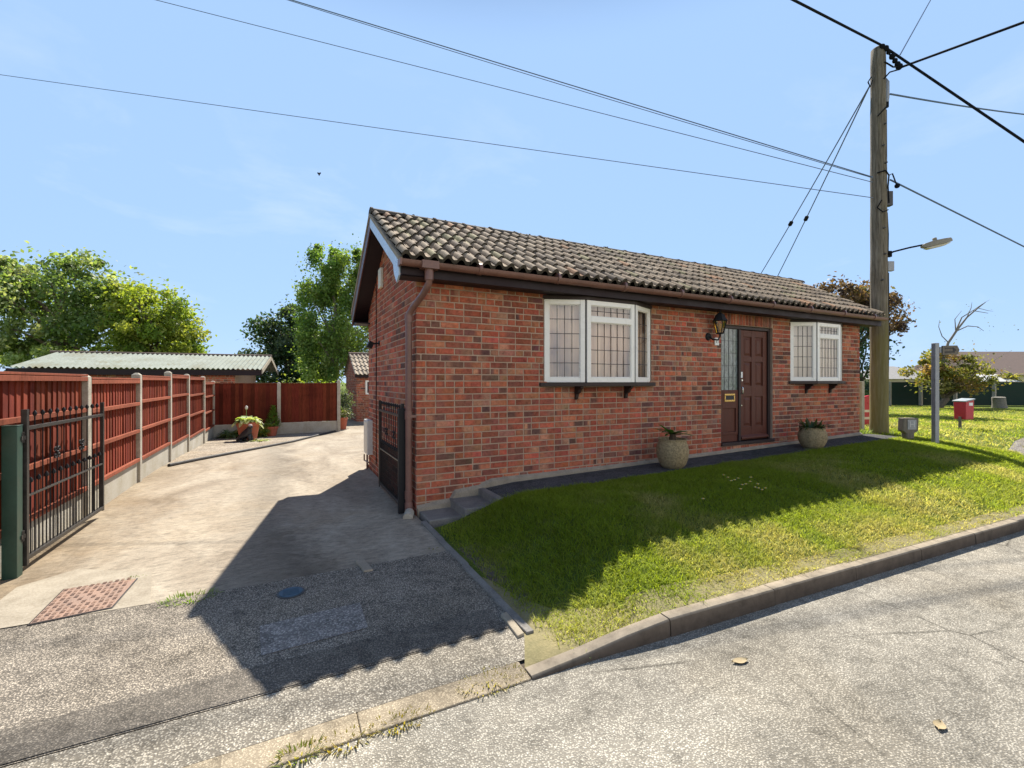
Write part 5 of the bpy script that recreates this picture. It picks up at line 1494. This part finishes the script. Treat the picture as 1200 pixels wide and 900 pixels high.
tree('broadleaf_tree', 'big dark green tree with a wide crown behind the garage at the left edge', -31.0, 32,
     [(0, 0, 6.6, 5.4, 4.5, 4.3), (-4, 0, 6, 3.5, 3.5, 4.2), (3.2, -.5, 5.6, 3.6, 3.4, 3.6), (.6, 0, 9.2, 2.0, 2.0, 1.4), (-4.5, 0, 8.5, 2.4, 2, 1.8), (-4.5, -1, 3.2, 3.0, 2.5, 2.0), (-1, -1.5, 3.6, 3, 2.5, 2.0)], 34000, .135, GA, .42, 3, clump=.12, nclump=190)
tree('broadleaf_tree', 'bright yellow-green round tree beside the big dark tree behind the garage', -24.2, 30.5,
     [(0, 0, 5.2, 3.0, 2.8, 3.1), (.9, 0, 4.2, 2.6, 2.4, 2.3), (-1.6, 0, 6.6, 1.9, 1.8, 1.9)], 22000, .115, GY, .28, 5, clump=.12, nclump=140)
GB = [(0.145, 0.239, 0.051), (0.188, 0.273, 0.068), (0.111, 0.196, 0.047), (0.222, 0.29, 0.094)]
tree('birch_tree', 'tall weeping birch with light hanging foliage left of the gable', -10.6, 27,
     [(-.5, 0, 8.0, 1.7, 1.7, 1.9), (1.2, 0, 7.9, 1.6, 1.6, 1.9), (-.5, 0, 5.6, 2.2, 2.0, 2.4), (1.4, 0, 5.0, 2.2, 1.9, 2.4), (-.7, 0, 8.9, 1.0, 1.0, 1.0), (1.3, 0, 8.8, 1.0, 1.0, 1.0), (-.9, -.2, 3.2, 1.7, 1.5, 1.7), (.6, 0, 3.0, 1.7, 1.5, 1.6), (.3, 0, 8.2, 1.5, 1.4, 1.6)], 44000, .075, GB, .17, 8, mode='weep', clump=.16, nclump=120, bark='pale_bark')
GD = [(0.031, 0.064, 0.031), (0.045, 0.087, 0.039), (0.07, 0.119, 0.056), (0.119, 0.161, 0.105)]
tree('evergreen_tree', 'dark bluish green bushy tree left of the birch', -15.6, 31,
     [(0, 0, 3.6, 2.2, 2.0, 3.0), (-1.0, 0, 3.0, 1.8, 1.6, 2.2), (.6, 0, 5.6, 1.3, 1.3, 1.6), (1.8, 0, 3.2, 2, 2, 2.6)], 14000, .12, GD, .22, 13, clump=.2, nclump=60)
GC = [(.15, .095, .065), (.11, .068, .055), (.20, .125, .085), (.12, .115, .06), (.085, .058, .05)]
tree('copper_tree', 'copper-brown leaved tree rising behind the right end of the roof', 15.2, 20,
     [(.9, 0, 4.3, 1.35, 1.3, 1.2), (-.9, 0, 5.0, 1.5, 1.4, 1.0), (-2.2, 0, 4.7, 1.0, 1.0, .9), (.2, 0, 4.7, 1.2, 1.2, 1.1)], 9000, .075, GC, .16, 17, clump=.2, nclump=55)
tree('dark_shrub_tree', 'dark green leafy shrub showing between the bungalow corner and the telegraph pole', 14.7, 19.0,
     [(0, 0, 2.6, .85, .9, 1.7), (-.3, 0, 1.6, .8, .8, 1.2)], 2200, .075, GD, .10, 19, clump=.25, nclump=26, sparse=.15, cat='shrub')
GO = [(.26, .25, .06), (.19, .20, .05), (.30, .27, .10), (.15, .16, .05), (.27, .18, .08)]
ot = tree('half_bare_tree', 'olive bushy tree with bare pale branches leaning to the right above the green fence', 24.0, 25.6,
     [(1.0, 0, 2.4, 1.7, 1.3, 1.1), (-.6, 0, 2.0, 1.2, 1.0, .7), (2.6, 0, 1.75, 1.3, 1.1, .65), (.8, 0, 1.4, 2.2, 1.2, .7)], 6000, .085, GO, .20, 23, clump=.17, nclump=46, base=conv(24.25, 25.6, .05))
mb = MB()
B_ = lambda px, py: PD(px, py, 25.4)
for path, r0 in (([(1103, 450), (1106, 418), (1111, 402), (1122, 386), (1133, 372), (1146, 361), (1155, 354)], .085), ([(1110, 404), (1120, 388), (1127, 372), (1140, 364), (1158, 367)], .05),
                 ([(1121, 388), (1134, 382), (1146, 383), (1153, 388)], .035), ([(1112, 402), (1104, 394), (1100, 383), (1101, 375)], .03), ([(1133, 372), (1138, 361), (1139, 354)], .025),
                 ([(1120, 388), (1119, 374), (1127, 364)], .03), ([(1146, 361), (1158, 364), (1164, 365)], .018), ([(1150, 432), (1168, 420), (1185, 411)], .02), ([(1140, 364), (1150, 357), (1160, 351)], .018)):
    mb.tube([B_(*q) for q in path], [r0*(1-.75*i/(len(path)-1)) for i in range(len(path))], 6)
mb.build('bare_branch', 'pale_bark', ot)
mb2 = []
for _ in range(60):
    px, py = random.uniform(1095, 1188), random.uniform(352, 428)
    if abs((px-1105)*.62-(425-py)) > 42: continue
    mb2.append(np.array(B_(px, py))+rng.normal(0, .25, 3))
V, F, cc = leaf_quads(np.array(mb2), .045, np.tile(np.array([[.13, .135, .05]]), (len(mb2), 1)))
fast_mesh('sparse_leaves', V, F, cc, 'leaf', ot)
# spiky yellow shrub by the brown-roofed bungalow
p = conv((1182-600)/FOC*31, 31, .0); o = empty('spiky_shrub', p, 'yellow-green spiky shrub in front of the brown roofed bungalow at the right edge', 'shrub'); mb = MB()
for k in range(120):
    a = random.uniform(0, 2*PI); el = random.uniform(-.1, 1.6); f = random.uniform(.6, 1.3)
    leaf_blade(mb, p+Vector((random.uniform(-.5, .5), random.uniform(-.3, .3), 1.5+random.uniform(-.3, .4))), (math.cos(a), math.sin(a), el), random.uniform(.5, .95), .07, random.uniform(.2, .9), random.choice([(.30*f, .28*f, .07*f), (.38*f, .34*f, .16*f), (.17*f, .19*f, .05*f)]))
mb.build('foliage', 'leaf', o); mb = MB(); mb.tube([p, p+Vector((0, 0, 1.6))], .12, 8); mb.build('trunk', 'bark', o)
# hedge tops behind the back fence
GH = [(.22, .28, .05), (.28, .32, .08), (.14, .20, .04)]
for (px0, px1, D, zt, seed, lb_, pal) in ((319, 352, 17.0, 1.72, 31, 'pale yellow-green shrub peeping over the back fence beside the garage', GH), (354, 394, 16.4, 1.72, 32, 'bright green shrub peeping over the back fence nearer the birch trunk', [(.17, .26, .035), (.24, .32, .05)])):
    X0, X1 = (px0-600)/FOC*D, (px1-600)/FOC*D
    tree('shrub', lb_, (X0+X1)/2, D, [((X1-X0)*.25*s, 0, .75, (X1-X0)*.32, .5, zt-.75) for s in (-1, 0, 1)], 1500, .05, pal, .05, seed, 'shrubs behind the back fence', 'shrub', .2, 30)
p = conv((402-600)/FOC*17, 17, -.2)
tree('conifer', 'narrow grey-green conifer at the end of the back fence', p.x*0+(403-600)/FOC*16.6, 16.6, [(0, 0, .55, .22, .25, .75)], 900, .05, [(.14, .17, .12), (.09, .12, .08)], .05, 35, None, 'conifer', .3, 16)
# green foliage beside the far roof corner
tree('broadleaf_tree', 'yellow-green foliage seen over the tiled outbuilding roof beside the gable', -7.6, 26.5, [(0, 0, 2.9, 1.5, 1.3, 1.4)], 2200, .09, GY, .12, 37, None, 'tree', .2, 26)

# ================================================================== grass
def blades(x, y, hgt, wid, pal_fn, lean=.95, fn=H, zoff=0.0):
    n = len(x); c = pal_fn(x, y); y = warp(x, y); z = fn(x, y)+zoff; a = rng.uniform(0, 2*PI, n); l = rng.normal(0, lean, (n, 2))*hgt[:, None]
    dx, dy = np.cos(a)*wid, np.sin(a)*wid
    m = .5
    B0 = np.stack([x-dx, y-dy, z-.004], 1); B1 = np.stack([x+dx, y+dy, z-.004], 1)
    M0 = np.stack([x-dx*.75+l[:, 0]*.28, y-dy*.75+l[:, 1]*.28, z+hgt*.55], 1); M1 = np.stack([x+dx*.75+l[:, 0]*.28, y+dy*.75+l[:, 1]*.28, z+hgt*.55], 1)
    T0 = np.stack([x+l[:, 0]-dx*.08, y+l[:, 1]-dy*.08, z+hgt*.92], 1); T1 = np.stack([x+l[:, 0]+dx*.08, y+l[:, 1]+dy*.08, z+hgt*.92], 1)
    V = np.stack([B0, B1, M0, M1, T0, T1], 1).reshape(-1, 3)
    base = np.arange(n)[:, None]*6
    F = np.concatenate([base+np.array([[0, 1, 3, 2]]), base+np.array([[2, 3, 5, 4]])], 0)
    cols = np.repeat(c, 6, 0)
    return V, F, cols
def vnoise(x, y, s, seed=0):
    r = np.random.default_rng(seed); g = r.random((64, 64)); xi = x*s; yi = y*s
    x0 = np.floor(xi).astype(int); y0 = np.floor(yi).astype(int); fx = xi-x0; fy = yi-y0; fx = fx*fx*(3-2*fx); fy = fy*fy*(3-2*fy)
    q = lambda i, j: g[np.mod(x0+i, 64), np.mod(y0+j, 64)]
    return (q(0, 0)*(1-fx)+q(1, 0)*fx)*(1-fy)+(q(0, 1)*(1-fx)+q(1, 1)*fx)*fy
def lawn_col(x, y):
    n = len(x); t = .55*vnoise(x, y, 1.1, 1)+.3*vnoise(x, y, 3.7, 2)+.15*vnoise(x, y, 11, 3)
    edge = np.clip((-y-1.9)/.9, 0, 1)*np.where(x < 10, 1, 0)
    dry = np.clip((t-.47)*3.0+np.clip((x-9)/8, 0, .35), 0, .85)+.55*edge*np.clip(vnoise(x, y, 2.2, 5)*1.6-.2, 0, 1); dry = dry*np.where(x < 10, np.clip((-y-.7)/.9, .25, 1), 1); dry = np.clip(dry+rng.normal(0, .13, n), 0, 1)
    g = np.array([.25, .325, .022])[None]*(1+.35*rng.normal(0, 1, n)[:, None]*.6); y_ = np.array([.48, .43, .15])[None]*(1+.25*rng.normal(0, 1, n)[:, None])
    return np.clip(g*(1-dry[:, None])+y_*dry[:, None], .008, .6)
def area(n, x0, x1, y0, y1, dens_fn):
    x = rng.uniform(x0, x1, n); y = rng.uniform(y0, y1, n); k = rng.random(n) < dens_fn(x, y); return x[k], y[k]
def bank_d(x, y):
    d = np.clip((x-.05+.06*rng.normal(size=len(x)))/.12, 0, 1)
    d *= np.where(x < .8, np.where(y > -.5-.0*x, 0, 1), 1)
    v = np.clip((y+2.91)/.16+rng.normal(0, .3, len(x)), 0, 1); d *= .35+.65*v
    cor = np.clip(((x-.02)*1.1+(y+2.75)*1.0+.15)/.45, 0, 1); d *= np.where((x < .7) & (y < -1.8), .30+.70*cor, 1)
    yt = np.interp(x, [8.3, 9, 9.8, 11.5], [-2.9, -2.15, -1.65, -1.3]); d = np.where(y < yt, .02, d)
    return d*(.6+.4*vnoise(x, y, 5, 8))
x, y = area(125000, .04, 4.5, -2.87, -.60, bank_d)
x2, y2 = area(62000, 4.5, 9.6, -2.87, -.60, bank_d)
xx, yy = np.concatenate([x, x2]), np.concatenate([y, y2])
hg = (.020+.022*vnoise(xx, yy, 4, 9))*rng.uniform(.6, 1.4, len(xx))*np.where(xx < 4.5, 1, 1.1)
hg *= np.where((xx < 1.8) & (yy > -2.2), 1.25, 1)
V, F, cc = blades(xx, yy, hg, rng.uniform(.0016, .0034, len(xx))*np.where(xx < 4.5, 1, 1.5), lawn_col)
tag(fast_mesh('grass', V, F, cc, 'grass_blade'), 'short grass on the sloping lawn in front of the bungalow', 'grass', kind='stuff')
def green_d(x, y):
    on_track = y < np.interp(x, [8.35, 9, 9.8, 11.5, 14, 22, 40], [-2.83, -2.15, -1.65, -1.3, -1.0, -.9, -1.2])
    d = np.where((x < 9.4) & (y > -.6), 0, 1)*np.where(on_track, .03, 1.0)
    D = (x-EYE[0])*SA+(y-EYE[1])*CA
    return d*np.clip(9.0/np.maximum(D, 4), 0, 1)**1.1
x, y = area(160000, 9.3, 34, -2.6, 17, green_d)
hg = .05*rng.uniform(.6, 1.4, len(x))
V, F, cc = blades(x, y, hg, rng.uniform(.005, .011, len(x)), lawn_col)
tag(fast_mesh('grass', V, F, cc, 'grass_blade'), 'grass of the open green beyond the telegraph pole', 'grass', kind='stuff')
# tufts and weeds in the joints
def tuft(px, py, n, hmax, spread, label, seed, cols=((.22, .22, .03), (.14, .2, .03), (.30, .27, .07))):
    p = G(px, py); mb = MB(); r3 = random.Random(seed)
    for k in range(n):
        a = r3.uniform(0, 2*PI); rad = spread*math.sqrt(r3.random()); b = p+Vector((math.cos(a)*rad*1.6, math.sin(a)*rad*.8, -.01)); f = r3.uniform(.7, 1.3)
        leaf_blade(mb, b, (math.cos(a), math.sin(a), r3.uniform(.8, 3)), hmax*r3.uniform(.5, 1.1), .003, r3.uniform(.1, .6), tuple(v*f for v in r3.choice(cols)), 3)
    return tag(mb.build('weed_tuft', 'leaf'), label, 'weed', 'weeds in the paving joints')
tuft(222, 702, 160, .07, .10, 'bright green weed tuft at the left edge of the dark shadow on the drive', 1, ((.2, .30, .03), (.14, .24, .02)))
tuft(155, 679, 70, .04, .05, 'tiny green weed at the far corner of the rusty drain cover', 2, ((.2, .30, .03), (.14, .24, .02)))
tuft(352, 884, 120, .055, .05, 'yellow-green weed tuft on the dropped kerb nearest the bottom of the picture', 3)
tuft(405, 868, 170, .04, .07, 'flat yellow weed patch on the dropped kerb between two other patches', 4, ((.34, .27, .06), (.26, .24, .05)))
tuft(470, 845, 190, .04, .08, 'long yellow weed patch along the middle of the dropped kerb', 5, ((.34, .27, .06), (.26, .24, .05)))
tuft(575, 798, 260, .045, .11, 'yellow dry weed patch where the raised kerb begins', 6, ((.38, .32, .12), (.28, .26, .06)))
tuft(690, 768, 60, .07, .035, 'small green weed growing at the foot of the tapering kerb', 7, ((.09, .14, .05), (.12, .18, .05)))
tuft(998, 640, 70, .09, .05, 'dry grass tuft at the kerb foot further along the road', 8, ((.3, .26, .12), (.2, .2, .06)))
tuft(505, 645, 60, .03, .06, 'little weeds in the joint beside the lawn edging', 9, ((.16, .15, .04), (.12, .14, .03)))
tuft(441, 664, 50, .025, .05, 'little weeds beside the pale stone sett', 10, ((.16, .17, .03), (.12, .14, .03)))
tuft(1012, 508, 160, .16, .13, 'leafy weeds at the foot of the concrete post behind the bungalow corner', 11, ((.10, .16, .05), (.16, .2, .06)))
tuft(20, 742, 110, .025, .12, 'thin weeds along the edge of the pale concrete at the left', 12, ((.2, .2, .04), (.15, .17, .04)))
# daisies in the shaded lawn
r3 = random.Random(5); spots = [(848, 562), (853, 565), (857, 569), (861, 568), (865, 566), (870, 574), (874, 573), (879, 570), (885, 577), (889, 578), (893, 580), (897, 578), (868, 579), (880, 565), (888, 573), (824, 591)]
dz = None
for i, (px, py) in enumerate(spots):
    p = G(px, py); p.z += .052
    if dz is None:
        dz = empty('daisy', p, 'white daisy in the shaded grass below the front door', 'daisy', 'daisies in the lawn')
        mb = MB(); P = [p]; n = 16
        for k in range(n): P.append(p+Vector((math.cos(2*PI*k/n), math.sin(2*PI*k/n), 0))*(.017 if k % 2 else .011)+Vector((0, 0, .004)))
        mb.add(P, [(0, 1+k, 1+(k+1) % n) for k in range(n)]); mb.build('petals', 'petal_white', dz, smooth=0)
        mb = MB(); mb.ball(p+Vector((0, 0, .003)), .008, 8); mb.build('flower_eye', 'pollen_yellow', dz)
        mb = MB(); mb.tube([p-Vector((0, 0, .05)), p-Vector((0, 0, .001))], .0012, 5, (.1, .18, .03)); mb.build('stem', 'leaf', dz)
    else:
        c = copy_tree(dz); c.location = p
# ================================================================== light, air, camera
TR = Vector((-1.16, -2.15, -2.79)).normalized()          # the way the sunlight travels
SUN_EL = math.asin(-TR.z); SUN_AZ = math.atan2(-TR.x, -TR.y)   # from +y towards +x
sd = bpy.data.lights.new('sun', 'SUN'); sd.energy = 5.0; sd.angle = R(.5); sd.color = (1, .945, .85)
so_ = bpy.data.objects.new('sun', sd); COL.objects.link(so_); so_.location = (0, 0, 30)
so_.rotation_euler = TR.to_track_quat('-Z', 'Y').to_euler()
w = bpy.data.worlds.new('World'); scn.world = w; w.use_nodes = True; nt = w.node_tree
bg = nt.nodes['Background']
sky = nt.nodes.new('ShaderNodeTexSky'); sky.sky_type = 'NISHITA'; sky.sun_disc = False
sky.sun_elevation = SUN_EL; sky.sun_rotation = SUN_AZ
sky.altitude = 0; sky.air_density = 1.0; sky.dust_density = 0.0; sky.ozone_density = 2.0
mx = nt.nodes.new('ShaderNodeMix'); mx.data_type = 'RGBA'; mx.inputs[0].default_value = .92      # thin even veil over the clear sky
mx.inputs[7].default_value = (1.66, 2.52, 3.92, 1)
nt.links.new(sky.outputs[0], mx.inputs[6])
tc0 = nt.nodes.new('ShaderNodeTexCoord').outputs['Generated']; sx = nt.nodes.new('ShaderNodeSeparateXYZ'); nt.links.new(tc0, sx.inputs[0])
zf = N(nt, 'ShaderNodeMapRange', interpolation_type='SMOOTHSTEP'); nt.links.new(sx.outputs[2], zf.inputs[0])       # the veil thins towards the deep blue zenith
zf.inputs[1].default_value = .585; zf.inputs[2].default_value = .80; zf.inputs[3].default_value = 1.0; zf.inputs[4].default_value = 0.0
vl = nt.nodes.new('ShaderNodeMix'); vl.data_type = 'RGBA'; nt.links.new(zf.outputs[0], vl.inputs[0])
vl.inputs[6].default_value = (.28, .55, 1.25, 1); vl.inputs[7].default_value = (1.66, 2.52, 3.92, 1); nt.links.new(vl.outputs[2], mx.inputs[7])
# fair-weather clouds: faint wisps ahead, an unseen bright bank shaped to fill the front wall
tc = nt.nodes.new('ShaderNodeTexCoord').outputs['Generated']
cn = noise(nt, tc, 2.6, 7, 0.6, 0.4, (1, 1, 2.2))
dt = N(nt, 'ShaderNodeVectorMath', operation='DOT_PRODUCT'); nt.links.new(tc, dt.inputs[0]); dt.inputs[1].default_value = (.25, -.92, -.40)
mr = N(nt, 'ShaderNodeMapRange', interpolation_type='SMOOTHSTEP'); nt.links.new(dt.outputs['Value'], mr.inputs[0])
mr.inputs[1].default_value = .15; mr.inputs[2].default_value = .75; mr.inputs[3].default_value = 0.0; mr.inputs[4].default_value = .20
ad = N(nt, 'ShaderNodeMath', operation='ADD'); nt.links.new(cn, ad.inputs[0]); nt.links.new(mr.outputs[0], ad.inputs[1])
cl = ramp(nt, ad.outputs[0], [(0.53, 0.0), (0.70, 1.0)])
mw = N(nt, 'ShaderNodeMath', operation='MULTIPLY_ADD'); nt.links.new(mr.outputs[0], mw.inputs[0]); mw.inputs[1].default_value = 4.0; mw.inputs[2].default_value = .085
lowz = N(nt, 'ShaderNodeMapRange', interpolation_type='SMOOTHSTEP'); nt.links.new(sx.outputs[2], lowz.inputs[0])
lowz.inputs[1].default_value = .30; lowz.inputs[2].default_value = .62; lowz.inputs[3].default_value = 1.0; lowz.inputs[4].default_value = 0.12
cl2 = N(nt, 'ShaderNodeMath', operation='MULTIPLY'); nt.links.new(cl, cl2.inputs[0]); nt.links.new(lowz.outputs[0], cl2.inputs[1]); cl = cl2.outputs[0]
mf = N(nt, 'ShaderNodeMath', operation='MULTIPLY', use_clamp=True); nt.links.new(cl, mf.inputs[0]); nt.links.new(mw.outputs[0], mf.inputs[1])
cc_ = nt.nodes.new('ShaderNodeMix'); cc_.data_type = 'RGBA'; nt.links.new(mf.outputs[0], cc_.inputs[0])
nt.links.new(mx.outputs[2], cc_.inputs[6]); cc_.inputs[7].default_value = (7.6, 6.9, 6.2, 1)
nt.links.new(cc_.outputs[2], bg.inputs[0]); bg.inputs[1].default_value = .13
cam = bpy.data.cameras.new('camera'); co_ = bpy.data.objects.new('camera', cam); COL.objects.link(co_)
co_.location = EYE; co_.rotation_euler = (PI/2, 0, R(-YAW))
cam.sensor_width = 36; cam.lens = FOC/1200*36; cam.shift_y = -(450-HZ)/1200
cam.clip_start = .05; cam.clip_end = 3000
scn.camera = co_
scn.view_settings.view_transform = 'Standard'; scn.view_settings.look = 'None'
scn.view_settings.exposure = 1.0; scn.view_settings.gamma = 1.0; scn.view_settings.use_curve_mapping = False
